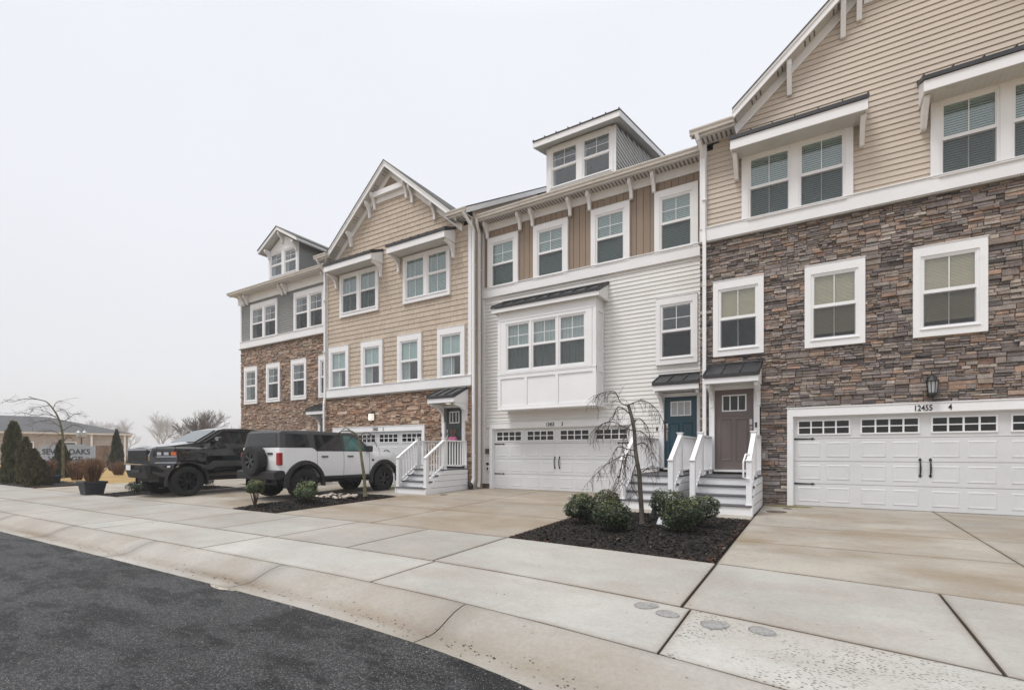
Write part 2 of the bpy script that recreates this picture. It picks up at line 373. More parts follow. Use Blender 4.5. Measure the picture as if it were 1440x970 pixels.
def stonewall(x0, x1, z0, z1, y, openings, pal, parent, seed, scale=1.0):
    rg = random.Random(seed); mb = MB(); z = z0
    zs = sorted({z0, z1} | {v for o in openings for v in (o[2], o[3]) if z0 < v < z1})
    for za, zb in zip(zs, zs[1:]):
        zm = (za+zb)/2
        for ca, cb in cells(x0, x1, [(o[0], o[1]) for o in openings if o[2] <= zm <= o[3]]):
            mb.face([(ca,y+.0,za),(cb,y+.0,za),(cb,y+.0,zb),(ca,y+.0,zb)], 1, (.07,.062,.055))
    def stone(a, b, za, zb):
        k = rg.choice(pal); g = rg.uniform(.84, 1.56); c = tuple(min(.6, v*g*rg.uniform(.985, 1.015)) for v in k)
        d = rg.uniform(.012, .066); g = .005
        a += g*rg.random(); b -= g*rg.random(); j = lambda q: rg.uniform(-q, q)
        za += .0035; zb -= .0035; ch = min(.010, (zb-za)*.2)
        o = [(a,y,za),(b,y,za),(b,y,zb),(a,y,zb)]
        q = [(a+j(.002),y-d+.012,za+j(.004)),(b+j(.002),y-d+.012,za+j(.004)),(b+j(.002),y-d+.012,zb+j(.004)),(a+j(.002),y-d+.012,zb+j(.004))]
        p = [(q[0][0]+ch*rg.uniform(.4,1.6),y-d+j(.006),q[0][2]+ch*rg.uniform(.4,1.5)),(q[1][0]-ch*rg.uniform(.4,1.6),y-d+j(.006),q[1][2]+ch*rg.uniform(.4,1.5)),
             (q[2][0]-ch*rg.uniform(.4,1.6),y-d+j(.006),q[2][2]-ch*rg.uniform(.4,1.5)),(q[3][0]+ch*rg.uniform(.4,1.6),y-d+j(.006),q[3][2]-ch*rg.uniform(.4,1.5))]
        n = len(mb.v); mb.v += o+q+p
        fs = [(8,9,10,11)]
        for b0, b1 in ((0,4),(4,8)):
            for i in range(4): fs.append((b0+i, b0+(i+1)%4, b1+(i+1)%4, b1+i))
        for f in fs: mb.f.append([n+i for i in f]); mb.mi.append(0); mb.c.append(c)
    def split(a, b, zz, h):
        """one panel of the veneer: its own courses, each cut into stones"""
        n = max(1, round(h/(rg.choice((.046,.055,.063,.072,.084))*scale))); w = [rg.uniform(.7, 1.4) for _ in range(n)]; t = sum(w); q = zz
        for k in w:
            hh = h*k/t; x = a
            while x < b-.001:
                e = x+rg.uniform(1.3, 4.2)*max(hh, .055)*1.2
                if b-e < .07: e = b
                stone(x, min(e, b), q, q+hh); x = e
            q += hh
    while z < z1-.02:
        h = rg.uniform(.17, .30)*scale
        if z1-(z+h) < .12: h = z1-z
        cuts = sorted({z, z+h} | {v for o in openings for v in (o[2], o[3]) if z+.03 < v < z+h-.03})
        for za, zb in zip(cuts, cuts[1:]):
            zm = (za+zb)/2
            for ca, cb in cells(x0, x1, [(o[0], o[1]) for o in openings if o[2]-.02 <= zm <= o[3]+.02]):
                x = ca
                while x < cb-.001:
                    e = x+rg.uniform(.22, .75)*scale
                    if cb-e < .16: e = cb
                    split(x, min(e, cb), za, zb-za); x = e
        z += h
    return mb.build('stone_wall', [M['stone'], M['mortar']], parent)

def window(house, x0, x1, z0, z1, yf, units=1, cs=.15, ct=.22, cb=.2, grille='22', cover='blind', screen=True, mull=.24, shade_frac=.5, seed=0, sill=True, proud=.075, room=.3):
    """trimmed double hung window (one frame, 1-3 sash pairs)"""
    rg = random.Random(seed+int(x0*100)); mb = MB()
    gx0, gx1, gz0, gz1 = x0+cs, x1-cs, z0+cb, z1-ct
    yb = yf+proud+.16
    mb.box(x0, gx0-.045, yf, yf+proud, z0, z1); mb.box(gx1+.045, x1, yf, yf+proud, z0, z1)
    mb.box(gx0-.045, gx1+.045, yf, yf+proud, gz1+.045, z1); mb.box(gx0-.045, gx1+.045, yf, yf+proud, z0, gz0-.045)
    # head flashing and sill lip
    mb.box(x0-.012, x1+.012, yf-.012, yf+proud, z1+.001, z1+.014)
    if sill: mb.box(gx0-.06, gx1+.06, yf-.022, yf+.02, gz0-.062, gz0-.047)
    uw = (gx1-gx0-mull*(units-1))/units; us = []
    for u in range(units): us.append((gx0+u*(uw+mull), gx0+u*(uw+mull)+uw))
    for a, b in zip(us, us[1:]): mb.box(a[1]+.045, b[0]-.045, yf+.001, yf+proud, gz0-.045, gz1+.045)
    zmid = gz0+(gz1-gz0)*.5; yr = yf+.022
    for a, b in us:
        # jamb frame
        mb.box(a-.045, a, yr, yb, gz0-.045, gz1+.045); mb.box(b, b+.045, yr, yb, gz0-.045, gz1+.045)
        mb.box(a, b, yr, yb, gz1, gz1+.045); mb.box(a, b, yr, yb, gz0-.045, gz0)
        # sash rails
        mb.box(a, b, yr+.006, yr+.05, zmid-.022, zmid+.03)
        for q0, q1, yy in ((zmid+.03, gz1, yr+.010), (gz0, zmid-.022, yr+.028)):
            mb.box(a, a+.022, yy, yy+.03, q0, q1); mb.box(b-.022, b, yy, yy+.03, q0, q1)
            mb.box(a+.022, b-.022, yy, yy+.03, q1-.022, q1); mb.box(a+.022, b-.022, yy, yy+.03, q0, q0+.022)
        ya = yr+.019; g = .0085; xm = (a+b)/2; zc = (zmid+gz1)/2
        if '2' in grille[:1]: mb.box(xm-g, xm+g, ya, ya+.006, zmid+.03, gz1-.022)
        if grille == '22': mb.box(a+.022, b-.022, ya+.0005, ya+.0065, zc-g, zc+g)
        if grille == '2v': mb.box(xm-g, xm+g, yr+.037, yr+.043, gz0+.022, zmid-.022)
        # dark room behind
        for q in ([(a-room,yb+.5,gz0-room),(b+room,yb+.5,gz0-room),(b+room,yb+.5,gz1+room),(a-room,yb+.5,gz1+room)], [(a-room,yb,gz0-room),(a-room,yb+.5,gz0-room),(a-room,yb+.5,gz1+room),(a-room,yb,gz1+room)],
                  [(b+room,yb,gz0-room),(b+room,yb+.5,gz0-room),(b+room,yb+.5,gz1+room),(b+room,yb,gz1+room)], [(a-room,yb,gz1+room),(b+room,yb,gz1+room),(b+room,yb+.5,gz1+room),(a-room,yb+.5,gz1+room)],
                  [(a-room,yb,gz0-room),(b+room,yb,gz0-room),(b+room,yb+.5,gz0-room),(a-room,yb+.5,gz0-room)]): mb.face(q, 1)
    w = mb.build('window', [M['trim'], M['dark']], house)
    for a, b in us:
        for q0, q1, yy in ((zmid+.05, gz1-.02, yr+.026), (gz0+.02, zmid-.02, yr+.044)):
            p = MB(); p.box(a+.02, b-.02, yy, yy+.004, q0, q1); p.build('pane', M['glass'], w)
        if screen:
            p = MB(); p.face([(a+.01,yr+.012,gz0+.01),(b-.01,yr+.012,gz0+.01),(b-.01,yr+.012,zmid-.01),(a+.01,yr+.012,zmid-.01)]); p.build('screen', M['screen'], w)
        p = MB(); yc = yr+.07
        if cover == 'blind':
            z = gz1-.05
            p.box(a+.01, b-.01, yc-.02, yc+.02, gz1-.045, gz1)
            while z > gz0+.01:
                p.face([(a+.012,yc-.009,z-.023),(b-.012,yc-.009,z-.023),(b-.012,yc+.011,z+.023),(a+.012,yc+.011,z+.023)]); z -= .05
            p.build('blind', M['blind'], w)
        elif cover == 'shade':
            zb = gz1-(gz1-gz0)*shade_frac; n = int((gz1-zb)/.03)
            for i in range(n):
                za = gz1-i*(gz1-zb)/n; zc_ = gz1-(i+1)*(gz1-zb)/n
                p.face([(a,yc,zc_),(b,yc,zc_),(b,yc-.008,(za+zc_)/2),(a,yc-.008,(za+zc_)/2)]); p.face([(a,yc-.008,(za+zc_)/2),(b,yc-.008,(za+zc_)/2),(b,yc,za),(a,yc,za)])
            p.build('shade', M['shade'], w)
        elif cover in ('curtain', 'half'):
            spans = [(a, b)] if cover == 'curtain' else [(a, a+(b-a)*rg.uniform(.3,.45)), (b-(b-a)*rg.uniform(.2,.4), b)]
            for sa, sb in spans:
                n = max(6, int((sb-sa)/.02)); ph = rg.random()*6
                for i in range(n):
                    xa, xb = sa+(sb-sa)*i/n, sa+(sb-sa)*(i+1)/n
                    f = lambda x: yc+.02+.016*math.sin(x*62+ph)+.008*math.sin(x*23+ph)
                    p.face([(xa,f(xa),gz0),(xb,f(xb),gz0),(xb,f(xb),gz1),(xa,f(xa),gz1)])
            p.build('curtain', M['curtain'], w)
        elif cover == 'top':
            p.face([(a,yc,zmid-.03),(b,yc,zmid-.03),(b,yc,gz1),(a,yc,gz1)]); p.build('roller_shade', M['blind'], w)
            p = MB(); n = 14; e_ = a+(b-a)*rg.uniform(.35, .6); ph = rg.random()*6
            for i in range(n):
                xa, xb = a+(e_-a)*i/n, a+(e_-a)*(i+1)/n; f = lambda x: yc+.05+.018*math.sin(x*60+ph)
                p.face([(xa,f(xa),gz0),(xb,f(xb),gz0),(xb,f(xb),zmid),(xa,f(xa),zmid)])
            p.build('curtain', M['curtain'], w)
    return w
def hole(x0, x1, z0, z1, d=.07): return (x0+d, x1-d, z0+d, z1-d)

def garage(house, x0, x1, zt, y, num, numx, hinge=True, tw=.12):
    """door leaf at y+.12, trim casing at y"""
    mb = MB()
    mb.box(x0-tw, x0, y-.03, y+.16, 0.0, zt+.19); mb.box(x1, x1+tw, y-.03, y+.16, 0.0, zt+.19); mb.box(x0, x1, y-.03, y+.16, zt, zt+.19)
    mb.box(x0-tw-.02, x1+tw+.02, y-.045, y+.05, zt+.191, zt+.212)
    mb.box(x0, x0+.02, y+.05, y+.1, .0, zt-.02); mb.box(x1-.02, x1, y+.05, y+.1, 0, zt-.02); mb.box(x0, x1, y+.05, y+.1, zt-.02, zt)
    mb.build('garage_trim', M['trim'], house)
    d = MB(); yl = y+.10; hs = zt/4; W = x1-x0
    for s in range(4):
        z0 = s*hs+(.008 if s == 0 else .004); z1 = (s+1)*hs-.004
        d.box(x0+.004, x1-.004, yl, yl+.05, z0, z1)
        if s < 3:
            for i in range(8):
                c = x0+W*(i+.5)/8+(.022 if i % 2 == 0 else -.022); a, b = c-.225, c+.225; p, q = z0+.09, z1-.08
                def rect(a, b, p, q, yy): return [(a,yy,p),(b,yy,p),(b,yy,q),(a,yy,q)]
                o = rect(a, b, p, q, yl-.001); g = rect(a+.018, b-.018, p+.018, q-.018, yl-.009); n = rect(a+.055, b-.055, p+.055, q-.055, yl-.004)
                for A, B in ((o, g), (g, n)):
                    for k in range(4): d.face([A[k], A[(k+1)%4], B[(k+1)%4], B[k]])
                d.face(n)
    d.box(x0, x1, yl+.01, yl+.04, 0, .012, 1); d.box(x0-.0, x1, yl-.015, yl+.06, zt-.004, zt, 1)
    leaf = d.build('garage_door', [M['garage'], M['iron']], house)
    for i in range(4):
        c = x0+W*(2*i+1)/8; a, b = c-.52, c+.52; p, q = zt-.44, zt-.09
        f = MB()
        f.box(a, b, yl-.022, yl+.0, p, p+.03); f.box(a, b, yl-.022, yl, q-.03, q); f.box(a, a+.03, yl-.022, yl, p+.03, q-.03); f.box(b-.03, b, yl-.022, yl, p+.03, q-.03)
        for k in range(1, 4):
            xx = a+.03+(b-a-.06)*k/4; f.box(xx-.016, xx+.016, yl-.018, yl, p+.03, q-.03)
        f.box(a+.03, b-.03, yl-.0185, yl, (p+q)/2-.012, (p+q)/2+.012)
        wf = f.build('window', M['trim'], leaf)
        g = MB(); g.face([(a+.02,yl-.004,p+.02),(b-.02,yl-.004,p+.02),(b-.02,yl-.004,q-.02),(a+.02,yl-.004,q-.02)]); g.build('pane', M['gglass'], leaf)
    for sx, ex in ((x0+.02, 1), (x1-.02, -1)):
        for z in (zt-.53, .52):
            h = MB(); L = .43*ex
            h.prism([(sx, z-.022), (sx+L*.8, z-.013), (sx+L*.86, z-.03), (sx+L, z), (sx+L*.86, z+.03), (sx+L*.8, z+.013), (sx, z+.022)], 'y', yl-.014, yl-.001); h.build('hinge_strap', M['iron'], leaf)
    for ex in (-1, 1):
        h = MB(); xc = (x0+x1)/2+ex*.085
        pts = [(xc, yl-.01, .78), (xc, yl-.05, .84), (xc, yl-.06, .93), (xc, yl-.05, 1.02), (xc, yl-.01, 1.08)]
        h.tube(pts, [.013,.016,.018,.016,.013], 8)
        for zz in (.76, 1.10): h.prism([(xc-.03,zz),(xc,zz-.045),(xc+.03,zz),(xc,zz+.045)], 'y', yl-.012, yl-.001)
        h.build('handle', M['iron'], leaf)
    a, b = num
    textmesh('house_number', a, .17, (numx, y-.031, zt+.035), M['iron'], house, .008, .003, sx=.74)
    textmesh('house_number', b, .17, (numx+.56, y-.031, zt+.035), M['iron'], house, .008, .003, sx=.75)

def canopy(house, x0, x1, yw, d, zf0, zf1, zt, bracket='curve', seams=2, light=False, bz=.75, name='window_canopy', bx=.06):
    """small shed roof on the wall: fascia, cheeks, soffit, metal cover and two brackets"""
    mb = MB(); y0 = yw-d
    mb.box(x0, x1, y0, y0+.03, zf0, zf1)
    for a, b in ((x0, x0+.03), (x1-.03, x1)):
        mb.prism([(y0+.03, zf0), (yw, zf0), (yw, zt-.06), (y0+.03, zf1)], 'x', a, b)
    mb.box(x0+.03, x1-.03, y0+.03, yw, zf0+.012, zf0+.024, 1)
    n = int((x1-x0)/.1)
    for i in range(1, n): mb.box(x0+i*.1-.004, x0+i*.1+.004, y0+.04, yw-.02, zf0+.006, zf0+.012, 1)
    c = mb.build(name, [M['trim'], M['soffit']], house)
    r = MB(); t = .085
    r.hexa([(x0-.025,y0-.03,zf1+.004),(x1+.025,y0-.03,zf1+.004),(x1+.025,yw,zt-.05),(x0-.025,yw,zt-.05),(x0-.025,y0-.03,zf1+.004+t),(x1+.025,y0-.03,zf1+.004+t),(x1+.025,yw,zt),(x0-.025,yw,zt)])
    k = max(2, round((x1-x0)/.42))
    for i in range(k+1):
        xx = x0+(x1-x0)*i/k
        r.bar((xx, y0-.03, zf1+t+.02), (xx, yw, zt+.014), .022, .03)
    r.box(x0-.03, x1+.03, yw-.06, yw+.0, zt-.01, zt+.03)
    r.build('metal_roof', M['metalroof'], c)
    if bracket:
        for xx in (x0+bx, x1-bx-.09):
            b = MB(); D = d-.12
            if bracket == 'curve':
                pts = [(yw, zf0), (yw-D, zf0), (yw-D, zf0-.07)]
                for i in range(7):
                    t_ = i/6*math.pi/2; pts.append((yw-.09-(D-.12)*(1-math.sin(t_)), zf0-.09-(bz-.2)*(1-math.cos(t_))))
                pts += [(yw-.09, zf0-bz+.04), (yw, zf0-bz)]
            else: pts = [(yw, zf0), (yw-D*.92, zf0), (yw-D*.92, zf0-.06), (yw-.12, zf0-bz), (yw, zf0-bz)]
            b.prism(pts, 'x', xx, xx+.09); b.build('bracket', M['trim'], c)
    if light:
        l = MB(); l.lathe([(.0,0),(.085,0),(.09,.015),(.09,.02)], ((x0+x1)/2, yw-d*.5, zf0-.012), 'z', 16); l.build('recessed_light', M['lamp'], c)
    return c

def corbel(house, x, yw, ztop, h, d, w=.1, name='bracket', dz=0):
    b = MB(); pts = [(yw, ztop), (yw-d, ztop), (yw-d-.01, ztop-.1), (yw-d+.02, ztop-.15)]
    for i in range(1, 6):
        t = i/5; pts.append((yw-.1-(d-.12)*(1-t)**2*.85, ztop-.15-(h-.22)*t))
    pts += [(yw-.1, ztop-h+.02), (yw-.07, ztop-h), (yw, ztop-h)]
    b.prism(pts, 'x', x-w/2, x+w/2); return b.build(name, M['trim'], house, bevel=.012)

def soffit_strip(mb, x0, x1, y0, y1, z, step=.105):
    mb.box(x0, x1, y0, y1, z, z+.02, 0)
    n = int((x1-x0)/step)
    for i in range(n):
        xx = x0+(i+.5)*step
        if (i//4) % 2 == 0: mb.box(xx-.026, xx+.026, y0+.07, y1-.06, z-.002, z, 1)

def gutter(house, x0, x1, yf, z, name='gutter'):
    mb = MB(); prof = [(yf+.11, z+.125), (yf+.11, z), (yf+.035, z), (yf+.03, z+.05), (yf+.01, z+.085), (yf, z+.10), (yf, z+.13), (yf+.012, z+.13), (yf+.012, z+.105)]
    mb.prism([(yf+.12, z+.128), (yf+.12, z), (yf+.035, z), (yf+.03, z+.05), (yf+.008, z+.085), (yf, z+.10), (yf, z+.128)], 'x', x0, x1)
    return mb.build(name, M['gutter'], house)

def downspout(house, pts, w=.085, d=.065):
    mb = MB()
    for a, b in zip(pts, pts[1:]): mb.bar(a, b, w, d, up=(0,1,0) if abs(b[2]-a[2]) > .05 else (0,0,1))
    zlo, zhi = min(p[2] for p in pts), max(p[2] for p in pts)
    x, y = pts[-2][0], pts[-2][1]; z = zlo+1.0
    while z < zhi-1.2: mb.box(x-w/2-.012, x+w/2+.012, y-d/2-.006, y+d/2+.02, z, z+.03); z += 2.2
    return mb.build('downspout', M['trim'], house)

def lantern(house, x, y, z, lit=False, square=False):
    l = MB()
    if square:
        l.box(x-.06, x+.06, y-.02, y, z-.05, z+.3); l.box(x-.09, x+.09, y-.22, y-.02, z+.24, z+.27)
    else:
        l.box(x-.07, x+.07, y-.025, y+.02, z-.03, z+.37); l.tube([(x,y-.02,z+.28),(x,y-.08,z+.44),(x,y-.14,z+.42),(x,y-.14,z+.36)], .014, 8)
        l.lathe([(.02,.40),(.06,.38),(.08,.33),(.115,.285),(.12,.27),(.1,.262)], (x, y-.14, z), 'z', 8)
        for k in range(8):
            t = 2*math.pi*(k+.5)/8; l.bar((x+.1*math.cos(t), y-.14+.1*math.sin(t), z+.265), (x+.078*math.cos(t), y-.14+.078*math.sin(t), z+.02), .012, .012)
        l.lathe([(.085,.02),(.09,.005),(.05,-.03),(.015,-.07),(.0,-.085)], (x, y-.14, z), 'z', 8)
    o = l.build('wall_lantern', M['iron'], house)
    g = MB()
    if square: g.box(x-.07, x+.07, y-.2, y-.03, z-.02, z+.239)
    else: g.lathe([(.07,.03),(.092,.26)], (x, y-.14, z), 'z', 8)
    g.build('lamp_glass', M['lamp'] if lit else M['lampglass'], o)

def frontdoor(house, x0, x1, z0, z1, y, m, handle_left=True, knob='nickel'):
    f = MB()
    f.box(x0-.13, x0, y-.03, y+.16, z0-.02, z1+.1); f.box(x1, x1+.13, y-.03, y+.16, z0-.02, z1+.1); f.box(x0, x1, y-.03, y+.16, z1, z1+.1)
    f.box(x0-.02, x1+.02, y-.03, y+.16, z0-.06, z0-.005); f.build('door_frame', M['trim'], house)
    yl = y+.07; d = MB(); d.box(x0+.003, x1-.003, yl, yl+.045, z0, z1)
    W = x1-x0
    for a, b in ((x0+.13, (x0+x1)/2-.04), ((x0+x1)/2+.04, x1-.13)):
        p, q = z0+.22, z0+1.28
        o = [(a,yl-.001,p),(b,yl-.001,p),(b,yl-.001,q),(a,yl-.001,q)]; g = [(a+.02,yl-.016,p+.02),(b-.02,yl-.016,p+.02),(b-.02,yl-.016,q-.02),(a+.02,yl-.016,q-.02)]; n = [(a+.035,yl-.003,p+.035),(b-.035,yl-.003,p+.035),(b-.035,yl-.003,q-.035),(a+.035,yl-.003,q-.035)]
        for A, B in ((o, g), (g, n)):
            for k in range(4): d.face([A[k], A[(k+1)%4], B[(k+1)%4], B[k]])
        d.face(n)
    d.box(x0+.1, x1-.1, yl-.02, yl, z0+1.36, z0+1.4)
    o = d.build('front_door', m, house)
    a, b, p, q = x0+.17, x1-.17, z1-.55, z1-.13
    w = MB(); w.box(a, b, yl-.02, yl, p, p+.03); w.box(a, b, yl-.02, yl, q-.03, q); w.box(a, a+.03, yl-.02, yl, p+.03, q-.03); w.box(b-.03, b, yl-.02, yl, p+.03, q-.03)
    for k in (1, 2):
        xx = a+(b-a)*k/3; w.box(xx-.013, xx+.013, yl-.018, yl, p+.03, q-.03)
    w.build('window_frame', M['trim'], o)
    g = MB(); g.face([(a+.01,yl-.004,p+.01),(b-.01,yl-.004,p+.01),(b-.01,yl-.004,q-.01),(a+.01,yl-.004,q-.01)]); g.build('pane', M['lampglass'] if m == M['tealdoor'] else M['gglass'], o)
    h = MB(); hx = x0+.07 if handle_left else x1-.07
    h.box(hx-.03, hx+.03, yl-.03, yl, z0+1.12, z0+1.26); h.tube([(hx,yl-.01,z0+.78),(hx,yl-.06,z0+.84),(hx,yl-.06,z0+.98),(hx,yl-.01,z0+1.04)], .012, 8); h.box(hx-.025, hx+.025, yl-.012, yl, z0+.76, z0+1.08)
    h.build('handle', M[knob], o)
    return o

def stairs(house, x0, x1, yb, yw, n=4, rise=.185, zl=.715, go=.28, zg=-.05, rails=('l','r'), side='r'):
    """timber stoop: risers and skirts in one mesh, treads, railings as sub-parts"""
    mb = MB(); yt = yb+go*(n-1)
    zs = [zl-rise*(n-1-i) for i in range(n)]
    for i in range(n):
        ya = yb+go*i; za = zg if i == 0 else zs[i-1]
        mb.box(x0+.04, x1-.04, ya, ya+.025, za-.0, zs[i]-.035)
    for xx in (x0, x1-.04):     # skirts follow the steps on a slope, then the landing side with board joints
        mb.prism([(yb-.02, zg), (yw-.07, zg), (yw-.07, zl-.04), (yt+.05, zl-.04), (yb-.02, zs[0]-.03)], 'x', xx, xx+.04)
        for zz in (.14, .34, .53):
            yy = yb+.0+go*(zz-zs[0])/rise+.12
            mb.box(xx-.003, xx+.043, max(yy, yb+.25), yw-.075, zz, zz+.008, 1)
    st = mb.build('porch_steps', [M['trim'], M['jointm']], house)
    for i in range(n):
        ya = yb+go*i; t = MB(); yend = (ya+go+.01) if i < n-1 else yw-.08
        t.box(x0+.01, x1-.01, ya-.03, yend, zs[i]-.034, zs[i]); t.build('tread', M['tread'] if i < n-1 else M['tread'], st, bevel=.008)
    H = .92
    for s in rails:
        xx = x0+.07 if s == 'l' else x1-.07; r = MB(); pw = .055
        ybp = yb+.07; ytp = yt+.12; ywp = yw-.10
        def post(y_, zb, zt):
            r.box(xx-pw, xx+pw, y_-pw, y_+pw, zb, zt); r.box(xx-pw-.018, xx+pw+.018, y_-pw-.018, y_+pw+.018, zt, zt+.022)
            r.box(xx-pw-.012, xx+pw+.012, y_-pw-.012, y_+pw+.012, zb, zb+.03)
        post(ybp, zs[0], zs[0]+H); post(ytp, zl, zl+H+.08); 
        za, zb = zs[0]+H-.03, zl+H+.02
        a, b = (xx, ybp-.07, za), (xx, ytp, zb)
        r.bar((a[0], a[1], a[2]+.02), (b[0], b[1], b[2]+.02), .095, .05)
        lo = .78; r.bar((a[0], ybp+.05, a[2]-lo+.07), (b[0], b[1], b[2]-lo), .06, .045)
        m_ = 7
        for k in range(1, m_):
            t = k/m_; yy = ybp+(ytp-ybp)*t; zz = za+(zb-za)*t; r.box(xx-.018, xx+.018, yy-.018, yy+.018, zz-lo+.03, zz)
        if ywp-ytp > .3:
            r.box(xx-.045, xx+.045, ytp, ywp+.02, zl+H-.01, zl+H+.035); r.box(xx-.03, xx+.03, ytp, ywp+.02, zl+.09, zl+.13)
            k = max(2, int((ywp-ytp)/.13))
            for i in range(1, k): yy = ytp+(ywp-ytp)*i/k; r.box(xx-.018, xx+.018, yy-.018, yy+.018, zl+.13, zl+H-.01)
            r.box(xx-.04, xx+.04, ywp, ywp+.03, zl, zl+H)
        r.build('railing', M['trim'], st, bevel=.006)
    return st

def mainroof(house, x0, x1, ye, ze, slope=.577, run=6.2, mid=None):
    """shingled roof with its eave at ye; mid = (xa, xb, y) keeps the stretch behind a front gable back from the wall"""
    mb = MB(); yr = ye+run; zr = ze+slope*run
    for xa, xb, ys in ([(x0, x1, ye)] if not mid else [(x0, mid[0], ye), (mid[0], mid[1], mid[2]), (mid[1], x1, ye)]):
        zs = ze+slope*(ys-ye)
        mb.hexa([(xa,ys,zs-.02),(xb,ys,zs-.02),(xb,yr,zr-.02),(xa,yr,zr-.02),(xa,ys,zs+.03),(xb,ys,zs+.03),(xb,yr,zr+.03),(xa,yr,zr+.03)])
    mb.hexa([(x0,yr,zr-.02),(x1,yr,zr-.02),(x1,yr+run,ze-.02),(x0,yr+run,ze-.02),(x0,yr,zr+.03),(x1,yr,zr+.03),(x1,yr+run,ze+.03),(x0,yr+run,ze+.03)])
    r = mb.build('roof', M['shingle'], house)
    for xx in (x0, x1-.03):
        k = MB(); k.prism([(ye,ze-.2),(ye,ze-.022),(yr,zr-.022),(yr,zr-.2)], 'x', xx, xx+.03); k.build('rake_board', M['trim'], r)
    return r

def gable(house, cx, half, yw, za, slope, sidemat, sidecol, side_z0, xw0, xw1, course, openings, piece=None, straight=False, depth=6.5):
    """front gable: siding field, overhanging rakes, tie beam, brackets, roof planes. za = apex height of the roof edge"""
    yo = yw-.38; tie = za-1.02
    clip = lambda z: (max(xw0, cx-(za-.12-z)/slope), min(xw1, cx+(za-.12-z)/slope))
    siding('gable_siding', xw0, xw1, side_z0, za-.2, yw, course, sidemat, sidecol, house, openings, clip, piece=piece, seed=9)
    for sgn in (-1, 1):
        xe = cx+sgn*half; ze = za-slope*half
        rk = MB()
        # sloping fascia at the front edge, with a crown strip
        rk.hexa([(cx,yo,za-.22),(xe,yo,ze-.22),(xe,yo+.03,ze-.22),(cx,yo+.03,za-.22),(cx,yo,za),(xe,yo,ze),(xe,yo+.03,ze),(cx,yo+.03,za)])
        rk.hexa([(cx,yo-.02,za-.07),(xe,yo-.02,ze-.07),(xe,yo,ze-.07),(cx,yo,za-.07),(cx,yo-.02,za),(xe,yo-.02,ze),(xe,yo,ze),(cx,yo,za)])
        rk.hexa([(cx,yo+.03,za-.21),(xe,yo+.03,ze-.21),(xe,yw,ze-.21),(cx,yw,za-.21),(cx,yo+.03,za-.19),(xe,yo+.03,ze-.19),(xe,yw,ze-.19),(cx,yw,za-.19)], 1)
        # frieze board on the wall under the soffit
        rk.hexa([(cx,yw-.045,za-.46),(xe,yw-.045,ze-.46),(xe,yw,ze-.46),(cx,yw,za-.46),(cx,yw-.045,za-.212),(xe,yw-.045,ze-.212),(xe,yw,ze-.212),(cx,yw,za-.212)])
        m_ = int(half*1.3/.12)
        for i in range(m_):
            if (i//3) % 2: continue
            t = (i+.5)/m_; xx = cx+(xe-cx)*t; zz = za+(ze-za)*t-.2125
            rk.bar((xx-.02*sgn*0, yo+.09, zz), (xx, yw-.1, zz), .05, .004, 2)
        rk.build('rake', [M['trim'], M['soffit'], M['slot']], house)
        rf = MB(); t = .03
        rf.hexa([(cx,yo-.04,za+.002),(xe,yo-.04,ze+.002),(xe,yo+depth,ze+.002),(cx,yo+depth,za+.002),(cx,yo-.04,za+t),(xe,yo-.04,ze+t),(xe,yo+depth,ze+t),(cx,yo+depth,za+t)])
        rf.build('gable_roof', M['shingle'], house)
    # tie beam and boarded peak
    hw = (za-.46-tie)/slope+.10
    tb = MB(); tb.box(cx-hw-.12, cx+hw+.12, yw-.2, yw-.045, tie-.1, tie+.1); tb.box(cx-hw, cx+hw, yw-.05, yw, tie-.3, tie-.1); tb.build('tie_beam', M['trim'], house)
    boards('peak_boards', cx-hw, cx+hw, tie+.1, za-.3, yw-.03, .16, M['brown'], (.27,.2,.145), house, clip=lambda x: za-.3-slope*abs(x-cx))
    for s in (-1, 1):
        for q in (.09, .39):
            xx = cx+s*(hw+q)
            zt = min(za-.215-slope*abs(xx-cx), tie+.18)
            if straight:
                b = MB(); b.prism([(yw,zt),(yw-.3,zt+.02),(yw-.3,zt-.12),(yw-.08,zt-.72),(yw,zt-.72)], 'x', xx-.05, xx+.05); b.build('bracket', M['trim'], house)
            else: corbel(house, xx, yw, zt, .62, .3)
        xx = cx+s*(half*.645); zt = za-.215-slope*abs(xx-cx)
        if straight:
            b = MB(); b.prism([(yw,zt-.04),(yw-.3,zt-.02),(yw-.3,zt-.14),(yw-.08,zt-.72),(yw,zt-.72)], 'x', xx-.05, xx+.05); b.build('bracket', M['trim'], house)
        else: corbel(house, xx, yw, zt, .6, .3)

# ------------------------------------------------------------------ the four townhouses
TAN = (.53,.455,.38); SAND = (.50,.415,.33); WHS = (.72,.71,.69); GRY = (.235,.24,.235); BRN = (.27,.2,.145)

def shell(house, x0, x1, yw, zt, color, m, yback=9.0, sl=.577):
    """side and back walls with lap courses, closing the block"""
    mb = MB(); yb = yw+yback; c = .13; zr = sl*yback/2
    for xx, s in ((x0, -1), (x1, 1)):
        z = .0
        while z < zt:
            t = min(z+c, zt)
            mb.face([(xx+s*.016,yw,z),(xx+s*.016,yb,z),(xx+s*.001,yb,t),(xx+s*.001,yw,t)], 0, color)
            mb.face([(xx,yw,z),(xx,yb,z),(xx+s*.016,yb,z),(xx+s*.016,yw,z)], 0, color); z = t
        mb.face([(xx,yw,zt),(xx,yb,zt),(xx,(yw+yb)/2,zt+zr)], 0, color)
    mb.face([(x0,yb,0),(x1,yb,0),(x1,yb,zt),(x0,yb,zt)], 0, color)
    return mb.build('side_wall', m, house)

